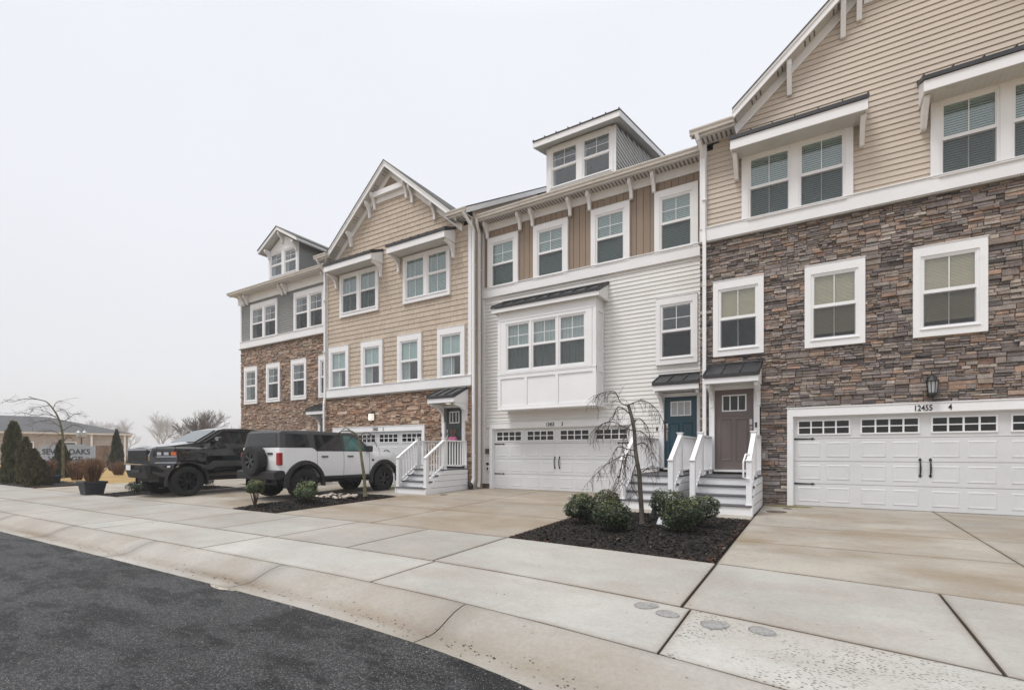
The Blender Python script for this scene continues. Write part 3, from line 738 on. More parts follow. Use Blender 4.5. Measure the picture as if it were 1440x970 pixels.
def band(house, x0, x1, D, z0, z1, sill=True):
    b = MB(); b.box(x0, x1, D-.035, D+.05, z0, z1); b.box(x0, x1, D-.06, D+.05, z1+.001, z1+.022)
    o = b.build('trim_band', M['trim'], house)
    if sill:
        s = MB(); rg = random.Random(3); x = x0-.02
        while x < x1:
            e = min(x+.6, x1+.02); s.hexa([(x+.003,D-.075,z0-.065),(e-.003,D-.075,z0-.065),(e-.003,D+.05,z0-.065),(x+.003,D+.05,z0-.065),(x+.003,D-.075,z0-.02),(e-.003,D-.075,z0-.02),(e-.003,D+.05,z0-.002),(x+.003,D+.05,z0-.002)]); x = e
        s.build('stone_sill', M['cast'], house)
    return o

def corner(house, x0, x1, D, z0, z1):
    b = MB(); b.box(x0, x1, D-.005, D+.06, z0, z1); return b.build('corner_board', M['trim'], house)

def eave(house, x0, x1, D, zs, frieze=None, gx0=None, gx1=None, gz=None, slots=True):
    s = MB(); 
    s.box(x0, x1, D-.40, D+.06, zs, zs+.02)
    n = int((x1-x0)/.11)
    if slots:
        for i in range(n):
            xx = x0+(i+.5)*.11; s.box(xx-.022, xx+.022, D-.30, D-.02, zs-.003, zs, 1)
    s.build('soffit', [M['soffit'], M['slot']], house)
    f = MB(); f.box(x0, x1, D-.425, D-.401, zs-.012, zs+.17); f.build('fascia', M['trim'], house)
    if frieze:
        f = MB(); f.box(x0, x1, D-.005, D+.05, frieze, zs-.001); f.box(x0, x1, D-.03, D-.005, zs-.05, zs-.002); f.build('frieze_board', M['trim'], house)
    gutter(house, x0 if gx0 is None else gx0, x1 if gx1 is None else gx1, D-.55, (zs+.02) if gz is None else gz)

# ---- right house: dark ledge stone below, tan laps and gable above
D = 13.46
h = empty('townhouse', (1.27, D, 0), 'townhouse with dark grey brown stone front and tan gable, wide garage at right', 'townhouse')
gx0, gx1, gt = -.46, 4.44, 2.11
wins2 = [(-2.24,-1.08), (-.22,.94), (1.77,2.95), (3.75,4.92)]
op = [hole(a, b, 3.70, 5.61) for a, b in wins2] + [(-2.36,-1.15,.0,2.97), (gx0-.06, gx1+.06, -1, gt+.12)]
stonewall(-2.57, 5.95, -.05, 6.72, D+.05, op, PAL4, h, 1, 1.05)
for i, (a, b) in enumerate(wins2): window(h, a, b, 3.70, 5.61, D-.04, 1, cs=.17, ct=.25, cb=.21, grille='2v', cover='shade', shade_frac=(.52,.93,.92,.9)[i], proud=.10, seed=i)
band(h, -2.57, 5.95, D, 6.72, 7.04)
tw = [(-1.57,.72), (2.06,4.35)]
op = [hole(a, b, 7.0, 8.62) for a, b in tw]
gable(h, 1.68, 3.43, D+.05, 12.59, .848, M['tan'], TAN, 7.04, -2.40, 5.95, .127, op, straight=True)
for i, (a, b) in enumerate(tw):
    window(h, a, b, 7.0, 8.62, D-.045, 2, cs=.19, ct=.12, cb=.06, mull=.25, grille='2v', cover='blind', proud=.10, seed=i)
    canopy(h, a-.19, b+.23, D+.04, .62, 8.58, 8.80, 9.15, 'wedge', bz=.5, bx=.03)
corner(h, -2.57, -2.40, D, 7.06, 9.25)
eave(h, -2.62, -1.70, D, 9.25, gx0=-2.72, gz=9.28); eave(h, 5.2, 6.0, D, 9.25, gz=9.28)
mainroof(h, -2.70, 6.05, D-.43, 9.42, mid=(-1.95, 5.15, D+.12)); shell(h, -2.565, 5.945, D+.06, 9.66, TAN, M['tan'])
downspout(h, [(-2.56,D-.50,9.30),(-2.52,D-.44,9.14),(-2.46,D-.055,8.86),(-2.46,D-.055,6.95),(-2.44,D-.085,6.6),(-2.44,D-.085,.15)])
garage(h, gx0, gx1, gt, D, ('12455','4'), 1.78)
lantern(h, 2.07, D-.01, 2.47)
frontdoor(h, -2.21, -1.30, .83, 2.85, D, M['taupe'], handle_left=False)
canopy(h, -2.33, -1.13, D+.04, .8, 2.93, 3.06, 3.50, 'curve', bz=.55, name='door_canopy', bx=.02)
stairs(h, -2.36, -1.10, 11.15, D)
b = MB(); b.box(-1.17,-.985,D-.03,D+.05,1.06,1.30); b.build('outlet_block', M['cast'], h)
b = MB(); b.box(-1.115,-1.04,D-.055,D-.031,1.11,1.25); b.build('outlet_cover', M['nickel'], h)
b = MB(); b.box(-1.265,-1.225,D-.055,D-.03,1.88,2.0); b.build('doorbell', M['iron'], h)
# pale grab bar on the newel post
b = MB(); b.tube([(-1.17,11.14,.72),(-1.27,11.12,.74),(-1.27,11.12,1.06),(-1.24,11.25,1.22),(-1.17,11.3,1.22)], .018, 8); b.build('grab_bar', M['trim'], h, smooth=True)

# ---- middle right house: white laps, box bay, brown boards, shed dormer
D = 14.35
h = empty('townhouse', (-6.4, D, 0), 'townhouse with white lap siding, white box bay and brown boarded top floor', 'townhouse')
gx0, gx1, gt = -9.68, -4.72, 2.09
w3 = [(-9.88,-8.63), (-8.03,-6.76), (-5.97,-4.73), (-3.99,-2.78)]
op = [(-9.05,-5.58,2.7,5.9), hole(-3.95,-2.80,3.78,5.70), (-3.87,-2.66,.0,2.97), (gx0-.06, gx1+.06, -1, gt+.12)]
siding('lap_siding', -10.13, -2.5, .16, 6.73, D+.05, .122, M['whites'], WHS, h, op)
b = MB(); 
for xa, xb in ((-10.13, gx0-.13), (gx1+.13, -3.95)):
    x = xa
    while x < xb-.02: e = min(x+.4, xb); b.box(x+.004, e-.004, D+.0, D+.06, -.05, .155); x = e
b.build('foundation_block', M['block'], h)
band(h, -10.13, -2.5, D, 6.73, 7.06, False)
op = [hole(a, b, 7.0, 8.79) for a, b in w3]
boards('board_siding', -10.05, -2.5, 7.06, 9.10, D+.05, .205, M['brown'], BRN, h, op)
for i, (a, b) in enumerate(w3): window(h, a, b, 7.0, 8.79, D-.045, 1, cs=.2, ct=.23, cb=.11, grille='22', cover='blind', proud=.10, seed=i)
window(h, -3.95, -2.80, 3.78, 5.70, D-.04, 1, cs=.17, ct=.24, cb=.22, grille='22', cover=None, proud=.09)
corner(h, -10.13, -10.05, D, .16, 6.72); corner(h, -10.13, -10.05, D, 7.085, 9.08); corner(h, -2.72, -2.55, D, .16, 6.72)
eave(h, -10.1, -2.5, D, 9.33, frieze=9.09, gx0=-10.12, gx1=-2.62, gz=9.36)
for x in (-9.87,-8.53,-8.04,-6.67,-6.0,-4.67,-4.0): corbel(h, x, D+.0, 9.325, .53, .30)
mainroof(h, -10.13, -2.55, D-.43, 9.47, slope=.48); shell(h, -10.12, -2.56, D+.06, 9.66, WHS, M['whites'], sl=.48)
garage(h, gx0, gx1, gt, D, ('12455','3'), -7.55)
frontdoor(h, -3.72, -2.81, .83, 2.85, D, M['tealdoor'])
canopy(h, -3.84, -2.63, D+.04, .75, 2.96, 3.10, 3.48, 'curve', bz=.55, name='door_canopy', bx=.02)
stairs(h, -3.95, -2.70, 11.2, D)
b = MB(); b.box(-3.93,-3.89,D-.06,D-.03,1.88,2.0); b.build('doorbell', M['iron'], h)
b = MB(); b.box(-9.98,-9.86,D-.03,D+.04,1.22,1.40); b.build('hose_bib', M['block'], h)
b = MB(); b.box(-9.93,-9.82,D-.03,D+.04,.62,.95); o_ = b.build('outlet_block', M['trim'], h)
b = MB(); b.lathe([(.0,-.03),(.05,-.03),(.055,0)], (-9.875, D-.03, .86), 'y', 14); b.box(-9.905,-9.85,D-.05,D-.031,.65,.74); b.build('outlet_cover', M['iron'], o_)
b = MB(); b.lathe([(.09,-.02),(.09,0)], (-9.9, D+.03, 2.2), 'y', 14); b.lathe([(0,-.025),(.06,-.024),(.06,-.02)], (-9.9, D+.03, 2.2), 'y', 14); b.build('dryer_vent', M['trim'], h)
# box bay
yb = 13.74; x0, x1 = -9.07, -5.56
b = MB()
b.box(x0+.02, x1-.02, yb+.03, D+.05, 2.74, 3.86); b.box(x0+.02, x1-.02, yb+.03, D+.05, 5.5, 5.98)
b.box(x0+.02, -8.80, yb+.03, D+.05, 3.86, 5.5); b.box(-5.82, x1-.02, yb+.03, D+.05, 3.86, 5.5); b.box(-8.80, -5.82, D-.03, D+.05, 3.86, 5.5)
b.box(x0+.1, x1-.1, yb+.12, D+.05, 2.66, 2.739)
for xx in (x0, x1-.12): b.box(xx, xx+.12, yb, yb+.029, 2.70, 5.62)
b.box(x0+.12, x1-.12, yb, yb+.029, 2.70, 2.80); b.box(x0+.12, x1-.12, yb, yb+.029, 3.70, 3.82); b.box(x0, x1, yb-.012, yb+.029, 3.822, 3.85)
for xx in (-7.99,-6.87): b.box(xx-.05, xx+.05, yb, yb+.029, 2.80, 3.70)
b.box(x0, x1, yb-.008, yb+.029, 5.622, 5.66); b.box(x0-.01, x1+.01, yb-.02, D+.04, 2.665, 2.70)
for zz, zz2 in ((2.70,2.82),(3.70,3.85),(5.52,5.66)): b.box(x1-.02, x1+.012, yb+.03, D+.03, zz, zz2)
for ya in (yb+.03, D-.1): b.box(x1-.02, x1+.01, ya, ya+.11, 2.82, 5.52)
bay = b.build('bay_window', M['trim'], h)
window(h, x0+.13, x1-.13, 3.86, 5.61, yb-.005, 3, cs=.25, ct=.15, cb=.13, mull=.145, grille='22', cover='curtain', proud=.03, seed=4, sill=False)
canopy(h, -9.22, -5.42, D+.04, .78, 5.90, 6.03, 6.47, None, name='bay_canopy')
# shed dormer
yd = D+.3; x0, x1 = -7.69, -5.26
b = MB()
b.box(x0, x1, yd+.08, yd+.12, 9.5, 10.0); b.box(x0, x0+.18, yd-.02, yd+.08, 9.6, 11.42); b.box(x1-.18, x1, yd-.02, yd+.08, 9.6, 11.42); b.box(x0+.18, x1-.18, yd-.02, yd+.08, 9.6, 10.06)
b.box(x0+.18, x1-.18, yd-.02, yd+.08, 11.30, 11.45)
dm = b.build('dormer', M['trim'], h)
window(h, x0+.1, x1-.1, 10.0, 11.36, yd-.04, 2, cs=.12, ct=.09, cb=.11, mull=.26, grille='22', cover=None, screen=False, proud=.10, seed=8, room=.02)
pale = mat('pale_dormer_siding', (.56,.56,.55), .5)
for sx, sg in ((x0, -1), (x1, 1)):
    z = 9.6; s = MB()
    while z < 12.6:
        # side laps run with the shed roof between main roof and dormer eave
        t = z+.14; y_main = lambda zz: (D-.43)+(zz-9.47)/.48
        def yr(zz): return max(yd+.02, yd+(zz-11.45)/.25)
        ya, ybk = yr(t), min(y_main(z)+.3, yd+5.6)
        if ybk > ya+.02: s.face([(sx+sg*.03,ya,z),(sx+sg*.03,ybk,z),(sx,ybk,t),(sx,ya,t)]); s.face([(sx,ya,z),(sx,ybk,z),(sx+sg*.03,ybk,z),(sx+sg*.03,ya,z)])
        z = t
    s.build('dormer_siding', pale, dm)
r = MB(); sl = .25; L = 5.6
def P(y, z): return z+sl*(y-(yd-.36))
y0, y1 = yd-.36, yd+L; zb = 11.40
r.hexa([(x0-.3,y0,zb),(x1+.22,y0,zb),(x1+.22,y1,P(y1,zb)),(x0-.3,y1,P(y1,zb)),(x0-.3,y0,zb+.04),(x1+.22,y0,zb+.04),(x1+.22,y1,P(y1,zb+.04)),(x0-.3,y1,P(y1,zb+.04))], 1)
r.box(x0-.3, x1+.22, y0-.022, y0-.001, zb-.01, zb+.17)
for xx in (x0-.321, x1+.221): r.hexa([(xx,y0-.02,zb-.01),(xx+.02,y0-.02,zb-.01),(xx+.02,y1,P(y1,zb-.01)),(xx,y1,P(y1,zb-.01)),(xx,y0-.02,zb+.17),(xx+.02,y0-.02,zb+.17),(xx+.02,y1,P(y1,zb+.17)),(xx,y1,P(y1,zb+.17))])
r.hexa([(x0-.33,y0-.05,zb+.172),(x1+.25,y0-.05,zb+.172),(x1+.25,y1,P(y1,zb+.18)),(x0-.33,y1,P(y1,zb+.18)),(x0-.33,y0-.05,zb+.20),(x1+.25,y0-.05,zb+.20),(x1+.25,y1,P(y1,zb+.22)),(x0-.33,y1,P(y1,zb+.22))], 2)
for i in range(8):
    xx = x0-.3+(x1-x0+.52)*i/7; r.bar((xx,y0-.05,zb+.215), (xx,y1,P(y1,zb+.23)), .022, .05, 2)
r.build('dormer_roof', [M['trim'], M['soffit'], M['metalroof']], dm)

# ---- middle left house: sandy shakes, brown stone ground floor, gable
D = 13.7
h = empty('townhouse', (-14.03, D, 0), 'townhouse with sand coloured shake gable over brown stone garage storey', 'townhouse')
gx0, gx1, gt = -17.28, -12.38, 2.09
op = [(-11.46,-10.40,.0,2.97), (gx0-.06, gx1+.06, -1, gt+.12)]
stonewall(-17.90, -10.13, -.05, 3.59, D+.05, op, PAL3, h, 2, 1.05)
band(h, -17.90, -10.13, D, 3.59, 3.93)
w2 = [(-17.64,-16.41), (-15.65,-14.44), (-13.63,-12.41), (-11.64,-10.41)]; tw = [(-16.95,-14.68), (-13.34,-11.07)]
op = [hole(a, b, 3.9, 5.71) for a, b in w2] + [hole(a, b, 6.88, 8.63) for a, b in tw]
gable(h, -14.03, 3.48, D+.05, 12.42, .848, M['tan2'], SAND, 3.93, -17.80, -10.25, .182, op, piece=(.12,.34))
for i, (a, b) in enumerate(w2): window(h, a, b, 3.9, 5.71, D-.045, 1, cs=.19, ct=.28, cb=.10, grille='2v', cover='top', screen=False, proud=.10, seed=i)
for i, (a, b) in enumerate(tw):
    window(h, a, b, 6.88, 8.63, D-.04, 2, cs=.17, ct=.13, cb=.2, mull=.24, grille='2v', cover='blind', screen=(i == 0), proud=.09, seed=i)
    canopy(h, a-.31, b+.21, D+.04, .62, 8.68, 8.90, 9.22, 'curve', bz=.55, bx=.03)
corner(h, -17.90, -17.78, D, 3.96, 9.35); corner(h, -10.27, -10.13, D, 3.96, 9.35)
eave(h, -17.92, -17.2, D, 9.36, gz=9.39, gx0=-18.0); eave(h, -10.86, -10.08, D, 9.36, gz=9.39, gx1=-10.02)
mainroof(h, -17.98, -10.04, D-.43, 9.55, mid=(-17.3, -10.78, D+.12)); shell(h, -17.895, -10.135, D+.06, 9.78, (.45,.37,.29), M['tan2'])
downspout(h, [(-17.84,D-.48,9.40),(-17.84,D-.44,9.3),(-17.86,D-.06,8.95),(-17.86,D-.06,3.6),(-17.84,D-.12,3.3),(-17.84,D-.12,.12)])
downspout(h, [(-10.12,D-.48,9.42),(-10.10,D-.42,9.3),(-10.06,D+.02,8.95),(-10.06,D+.02,.35),(-10.02,D-.15,.12)], .08, .07)
downspout(h, [(-10.02,D+.15,9.40),(-10.04,D+.2,9.2),(-10.06,D+.36,8.95),(-10.06,D+.36,.25),(-10.02,D+.25,.05)], .08, .07)
b = MB(); b.lathe([(.07,0),(.08,.1),(.09,.16),(.05,.24),(.04,.26)], (-10.04, D-.15, -.03), 'z', 10); b.build('drain_boot', M['plastic'], h)
garage(h, gx0, gx1, gt, D, ('12455','2'), -14.98)
lantern(h, -14.95, D-.01, 2.56, lit=True, square=True)
frontdoor(h, -11.31, -10.53, .83, 2.85, D, M['greendoor'])
canopy(h, -11.42, -10.27, D+.04, .85, 2.95, 3.10, 3.56, 'curve', bz=.62, name='door_canopy', light=True, bx=.02)
stairs(h, -11.55, -10.24, 11.5, D)
b = MB(); b.box(-11.47,-11.43,D-.06,D-.03,1.85,1.97); b.build('doorbell', M['iron'], h)

# ---- far left house: grey laps over brown stone, gabled dormer
D = 14.5
h = empty('townhouse', (-21.9, D, 0), 'townhouse with grey lap siding over two storeys of brown stone, farthest left', 'townhouse')
gx0, gx1, gt = -25.35, -20.45, 2.11
w2 = [(-25.46,-24.29), (-23.49,-22.35), (-21.46,-20.30), (-19.40,-18.22)]
op = [hole(a, b, 3.77, 5.69) for a, b in w2] + [(-19.45,-18.25,.0,2.97), (gx0-.06, gx1+.06, -1, gt+.12)]
stonewall(-25.85, -17.8, -.05, 6.72, D+.05, op, PAL1, h, 3, 1.1)
for i, (a, b) in enumerate(w2): window(h, a, b, 3.77, 5.69, D-.04, 1, cs=.18, ct=.26, cb=.2, grille='22', cover=None, proud=.10, screen=i > 0)
band(h, -25.85, -17.8, D, 6.72, 7.05)
tw = [(-24.87,-22.57), (-21.24,-19.0)]
op = [hole(a, b, 7.0, 8.86) for a, b in tw]
siding('lap_siding', -25.75, -17.8, 7.05, 9.06, D+.05, .115, M['grey'], GRY, h, op)
for i, (a, b) in enumerate(tw): window(h, a, b, 7.0, 8.86, D-.045, 2, cs=.17, ct=.27, cb=.12, mull=.24, grille='22', cover=None, proud=.10, seed=i)
corner(h, -25.85, -25.75, D, 7.07, 9.05)
eave(h, -26.1, -17.8, D, 9.42, frieze=9.05, gx0=-26.2, gx1=-17.9, gz=9.44, slots=False)
for x in (-25.46,-25.13,-22.13,-21.84,-18.9): corbel(h, x, D+.0, 9.415, .5, .30)
mainroof(h, -26.12, -17.6, D-.43, 9.55); shell(h, -25.845, -17.805, D+.06, 9.78, GRY, M['grey'])
garage(h, gx0, gx1, gt, D, ('12455','1'), -23.2)
frontdoor(h, -19.30, -18.40, .83, 2.85, D, M['greendoor'])
canopy(h, -19.36, -18.1, D+.04, .75, 2.95, 3.09, 3.50, 'curve', bz=.62, name='door_canopy', bx=.02)
stairs(h, -19.5, -18.2, 11.3, D)
yd = D+.3; x0, x1 = -23.76, -21.33; cx = -22.55; sl = .55
b = MB(); b.box(x0, x0+.16, yd-.02, yd+.08, 9.6, 11.48); b.box(x1-.16, x1, yd-.02, yd+.08, 9.6, 11.48); b.box(x0+.16, x1-.16, yd-.02, yd+.08, 9.6, 10.05)
b.prism([(x0+.16,11.26),(x1-.16,11.26),(x1-.16,11.52),(cx,12.12),(x0+.16,11.52)], 'y', yd-.015, yd+.08)
b.box(x0, x1, yd+.081, yd+.12, 9.5, 10.1)
dm = b.build('dormer', M['trim'], h)
window(h, x0+.08, x1-.08, 10.0, 11.34, yd-.04, 2, cs=.13, ct=.09, cb=.17, mull=.29, grille='22', cover=None, screen=False, proud=.10, room=.02)
for sx, sg in ((x0, -1), (x1, 1)):
    z = 9.6; s = MB()
    while z < 11.5:
        t = min(z+.11, 11.5); ybk = (D-.43)+(z-9.55)/.577+.4
        s.face([(sx+sg*.014,yd+.02,z),(sx+sg*.014,ybk,z),(sx,ybk,t),(sx,yd+.02,t)], 0, GRY); s.face([(sx,yd+.02,z),(sx,ybk,z),(sx+sg*.014,ybk,z),(sx+sg*.014,yd+.02,z)], 0, GRY); z = t
    s.build('dormer_siding', M['grey'], dm)
for sg in (-1, 1):
    r = MB(); xe = cx+sg*1.58; za, ze = 12.38, 12.38-sl*1.58; y0, y1 = yd-.38, yd+5
    r.hexa([(cx,y0,za-.17),(xe,y0,ze-.17),(xe,y0+.025,ze-.17),(cx,y0+.025,za-.17),(cx,y0,za),(xe,y0,ze),(xe,y0+.025,ze),(cx,y0+.025,za)])
    r.hexa([(cx,y0+.025,za-.16),(xe,y0+.025,ze-.16),(xe,y1,ze-.16),(cx,y1,za-.16),(cx,y0+.025,za-.13),(xe,y0+.025,ze-.13),(xe,y1,ze-.13),(cx,y1,za-.13)], 1)
    r.hexa([(xe-sg*.03,y0+.026,ze-.17),(xe,y0+.026,ze-.17),(xe,y1,ze-.17),(xe-sg*.03,y1,ze-.17),(xe-sg*.03,y0+.026,ze-.005),(xe,y0+.026,ze-.005),(xe,y1,ze-.005),(xe-sg*.03,y1,ze-.005)])
    r.hexa([(cx,y0-.03,za+.002),(xe+sg*.03,y0-.03,ze-.01),(xe+sg*.03,y1,ze-.01),(cx,y1,za+.002),(cx,y0-.03,za+.03),(xe+sg*.03,y0-.03,ze+.02),(xe+sg*.03,y1,ze+.02),(cx,y1,za+.03)], 2)
    r.build('dormer_roof', [M['trim'], M['soffit'], M['shingle']], dm)
corbel(dm, cx, yd-.02, 12.15, .5, .3); corbel(dm, x0+.1, yd-.02, 11.5, .45, .3); corbel(dm, x1-.1, yd-.02, 11.5, .45, .3)

# pom-pom hanging on the grey-green door
w = empty('door_hanging', (-10.93, 13.72, 1.75), 'pink pom-pom hanging with tan bow on the grey green front door', 'door hanging')
for dx in (-.075, .08):
    b = MB(); rg = random.Random(2); 
    b.lathe([(.105*math.sin(math.pi*i/10), -.105*math.cos(math.pi*i/10)) for i in range(11)], (-10.93+dx, 13.67, 1.72), 'z', 16, mod=lambda i, k: 1+rg.uniform(-.08,.08)); b.build('pompom', M['pink'], w, smooth=True)
b = MB()
for s in (-1, 1):
    b.tube([(-10.93,13.72,2.0),(-10.93+s*.09,13.70,2.06),(-10.93+s*.1,13.70,1.97),(-10.93,13.72,1.97),(-10.93+s*.07,13.70,1.8)], [.012,.03,.03,.012,.02], 6)
b.build('ribbon', M['ribbon'], w, smooth=True)

# ------------------------------------------------------------------ ground, paving, kerb, road
def lerp_tab(tab, x):
    if x <= tab[0][0]: return tab[0][1]
    for (a, va), (b, vb) in zip(tab, tab[1:]):
        if x <= b: t = (x-a)/(b-a); return va+(vb-va)*t
    (a, va), (b, vb) = tab[-2:]; return vb+(vb-va)/(b-a)*(x-b)
STAB = [(-60,-.3),(-40,-.27),(-22,-.2),(-14,-.06),(-9,.05),(-6,.1),(-4.3,.09),(-3,.03),(-2,-.07),(-1,-.2),(0,-.36),(1.1,-.56),(2.2,-.8),(3.5,-1.13),(6,-1.95),(12,-4.6),(25,-12)]
def S(x): return (lerp_tab(STAB, x-.5)+lerp_tab(STAB, x)*2+lerp_tab(STAB, x+.5))/4
yA = lambda x: 6.80+S(x)*(.7 if x > -3 else 1); yB = lambda x: 4.93+S(x); yC = lambda x: 3.80+S(x)*.98; yD = lambda x: 3.07+S(x)*(.96 if x < -3 else min(1.5, .96+.35*(x+3)))
def zg(y, x=0):      # height of the paving as it falls from the garages to the kerb
    a = 6.8+S(x)*.8
    if y >= a: return -.15+.15*min(1, max(0, (y-a)/(13.46-a)))
    b = yC(x)
    return -.21+.06*(y-b)/max(.5, (a-b))

class Slabs:
    def __init__(s): s.mb = MB(); s.mb.vc = []
    def slab(s, xa, xb, fa, fb, tint, pit=0, gap=.007, rim=(.55,.47,.40), nx=None, skew=0.0):
        """paving slab between y=fa(x) and y=fb(x), with a slightly dirtier arris round the joint; skew leans the side joints"""
        n = nx or max(3, int((xb-xa)/.45)); mb = s.mb
        us = [0, .0012, .035/(xb-xa), .09/(xb-xa)]; us += [us[-1]+(1-2*us[-1])*i/n for i in range(1, n)] + [1-u for u in reversed(us)]
        us = sorted(set(us)); vs0 = None; st = len(mb.v); W = xb-xa
        H = fb((xa+xb)/2)-fa((xa+xb)/2); m = max(2, int(H/.5))
        vs = [0, .022/H, .08/H]; vs += [vs[-1]+(1-2*vs[-1])*i/m for i in range(1, m)] + [1-v for v in reversed(vs)]
        us = [0, .022/W, .08/W]; us += [us[-1]+(1-2*us[-1])*i/n for i in range(1, n)] + [1-u for u in reversed(us)]
        rg = random.Random(int(xa*37+H*11))
        k = 1+rg.uniform(-.05, .05); tint = tuple(t*k for t in tint)
        for j, v in enumerate(vs):
            for i, u in enumerate(us):
                xx = xa+gap+(W-2*gap)*u; a, b = fa(xx)+gap, fb(xx)-gap; y = a+(b-a)*v
                xx += skew*(v-.5)*H
                mb.v.append((xx, y, zg(y, xx)-(.004 if i in (0, len(us)-1) or j in (0, len(vs)-1) else 0)))
                e = i in (0, len(us)-1) or j in (0, len(vs)-1); e2 = i in (1, len(us)-2) or j in (1, len(vs)-2)
                q = rg.uniform(.3, 1)
                f = tuple(1-(1-r)*(q if e else (.3*q if e2 else 0)) for r in rim)
                mb.vc.append(tuple(t*f_ for t, f_ in zip(tint, f))+(pit(xx, y) if callable(pit) else pit,))
        nu, nv = len(us), len(vs)
        for j in range(nv-1):
            for i in range(nu-1):
                mb.f.append([st+j*nu+i, st+j*nu+i+1, st+(j+1)*nu+i+1, st+(j+1)*nu+i]); mb.mi.append(0); mb.c.append((1,1,1))
        loop = [(0, i) for i in range(nu)] + [(j, nu-1) for j in range(1, nv)] + [(nv-1, i) for i in range(nu-2, -1, -1)] + [(j, 0) for j in range(nv-2, 0, -1)]
        base = len(mb.v)
        for j, i in loop:
            p = mb.v[st+j*nu+i]; mb.v.append((p[0], p[1], p[2]-.05)); mb.vc.append((.05,.04,.03,0))
        L = len(loop)
        for q in range(L):
            a = st+loop[q][0]*nu+loop[q][1]; b = st+loop[(q+1)%L][0]*nu+loop[(q+1)%L][1]
            mb.f.append([a, base+q, base+(q+1)%L, b]); mb.mi.append(0); mb.c.append((1,1,1))

LIGHT = (.385,.372,.347); MID = (.35,.332,.305); BEIGE = (.365,.337,.295); WARM = (.345,.305,.255)
ground = MB(); ground.face([(-700,-700,-.47),(700,-700,-.47),(700,700,-.47),(-700,700,-.47)])
tag(ground.build('ground', M['lawn']), kind='structure')
# walk: band A-B next to the drives, band B-C next to the kerb
wk = Slabs()
xs = [-58,-52,-46,-40,-34,-30,-26,-22.5,-20.6,-18.8,-17,-15.2,-13.3,-11.5,-9.7,-7.9,-6.08,-4.36,-1.07,1.05,3.1,5.2,8,11,14]
for i, (a, b) in enumerate(zip(xs, xs[1:])):
    wk.slab(a, b, yB, yA, [MID, (.36,.345,.32), LIGHT][i % 3 if b < -1 else 2], 0, gap=.016 if b in (-1.07,) or a == -1.07 else .009)
xs = [-58,-50,-42,-34,-28,-22,-19,-16.1,-12.7,-11.85,-8.05,-4.3,-.98,4.6,8,14]
pit = lambda x, y: 1.0 if x > -.95 else 0
for i, (a, b) in enumerate(zip(xs, xs[1:])):
    wk.slab(a, b, yC, yB, (.43,.42,.396) if a > -13 else (.375,.36,.33), pit, gap=.011)
tag(wk.mb.build('sidewalk', M['walk']), kind='structure')
# drives
dr = Slabs()
inner = lambda y: (lambda x: y)
def drive(xa, xb, ys, ytop, tint, cuts=()):
    ys = [None]+list(ys)+[ytop]; xs = [xa]+list(cuts)+[xb]
    for k, (y0, y1) in enumerate(zip(ys, ys[1:])):
        for a, b in zip(xs, xs[1:]):
            fa = (lambda x: yA(x)) if y0 is None else inner(y0)
            dr.slab(a, b, fa, inner(y1), tint, 0, gap=.008, rim=(.5,.44,.37))
drive(-1.07, 6.2, (8.35, 10.05), 13.60, BEIGE, (2.12,))
drive(-10.68, -4.34, (9.05, 11.05), 14.50, WARM, (-7.6,))
drive(-18.9, -12.42, (8.9, 11.0), 13.84, BEIGE, (-15.6,))
drive(-26.2, -20.45, (9.0, 11.2), 14.64, BEIGE, (-23.3,))
dr.slab(-4.33, -1.08, inner(10.62), inner(11.3), BEIGE); dr.slab(-12.42, -10.69, inner(10.7), inner(13.75), BEIGE); dr.slab(-20.44, -18.91, inner(10.4), inner(11.4), BEIGE)
tag(dr.mb.build('driveway', M['conc']), kind='structure')
# joint bed below the slabs
jb = MB(); xs = [-58+i*.75 for i in range(100)]
for a, b in zip(xs, xs[1:]):
    for fa, fb in ((yC, yB), (yB, yA)):
        jb.face([(a,fa(a),zg(fa(a),a)-.035),(b,fa(b),zg(fa(b),b)-.035),(b,fb(b),zg(fb(b),b)-.035),(a,fb(a),zg(fb(a),a)-.035)])
    if -27 < a < 6.2:
        jb.face([(a,yA(a),-.185),(b,yA(b),-.185),(b,14.9,-.03),(a,14.9,-.03)])
tag(jb.build('joint_bed', M['jointm']), kind='structure')
# rolled kerb and gutter, with silt lying in the channel
kb = MB(); kb.vc = []
prof = [(0,0,0),(.012,.004,.3),(.10,-.004,0),(.24,-.026,.05),(.38,-.064,.12),(.50,-.102,.30),(.58,-.124,.75),(.66,-.136,1),(.74,-.140,.8),(.82,-.138,.2),(.985,-.132,.0),(1,-.134,.5),(1.001,-.21,1)]
kj = [-58,-51,-44,-37,-30,-25,-20,-16,-12.6,-9.3,-5.93,-2.88,.35,3.6,6.8,10,14]
for a, b in zip(kj, kj[1:]):
    n = max(4, int((b-a)/.3)); st = len(kb.v); rg = random.Random(int(a*10)); k = rg.uniform(.95, 1.05)
    for i in range(n+1):
        for t, dz, dirt in prof:
            x = a+(b-a)*i/n; x = min(max(x, a+.006), b-.006)
            xs_ = x+.10*(t-.0)*0
            y = yC(x)-.006+(yD(x)-yC(x)+.006)*t; z = -.214+dz
            sil = dirt*(.35+.65*(.5+.5*math.sin(x*1.9+1.2))*(.5+.5*math.sin(x*.83)))*rg.uniform(.8, 1)
            e = .75 if i in (0, n) else 1; tl = .62 if t == 0 else 1
            base = (.37*k,.352*k,.322*k); dc = (.20,.15,.10)
            kb.v.append((x, y, z)); kb.vc.append(tuple((p*(1-.95*sil)+q*.95*sil)*e*tl for p, q in zip(base, dc))+(0,))
    m = len(prof)
    for i in range(n):
        for j in range(m-1):
            kb.f.append([st+i*m+j, st+(i+1)*m+j, st+(i+1)*m+j+1, st+i*m+j+1]); kb.mi.append(0); kb.c.append((1,1,1))
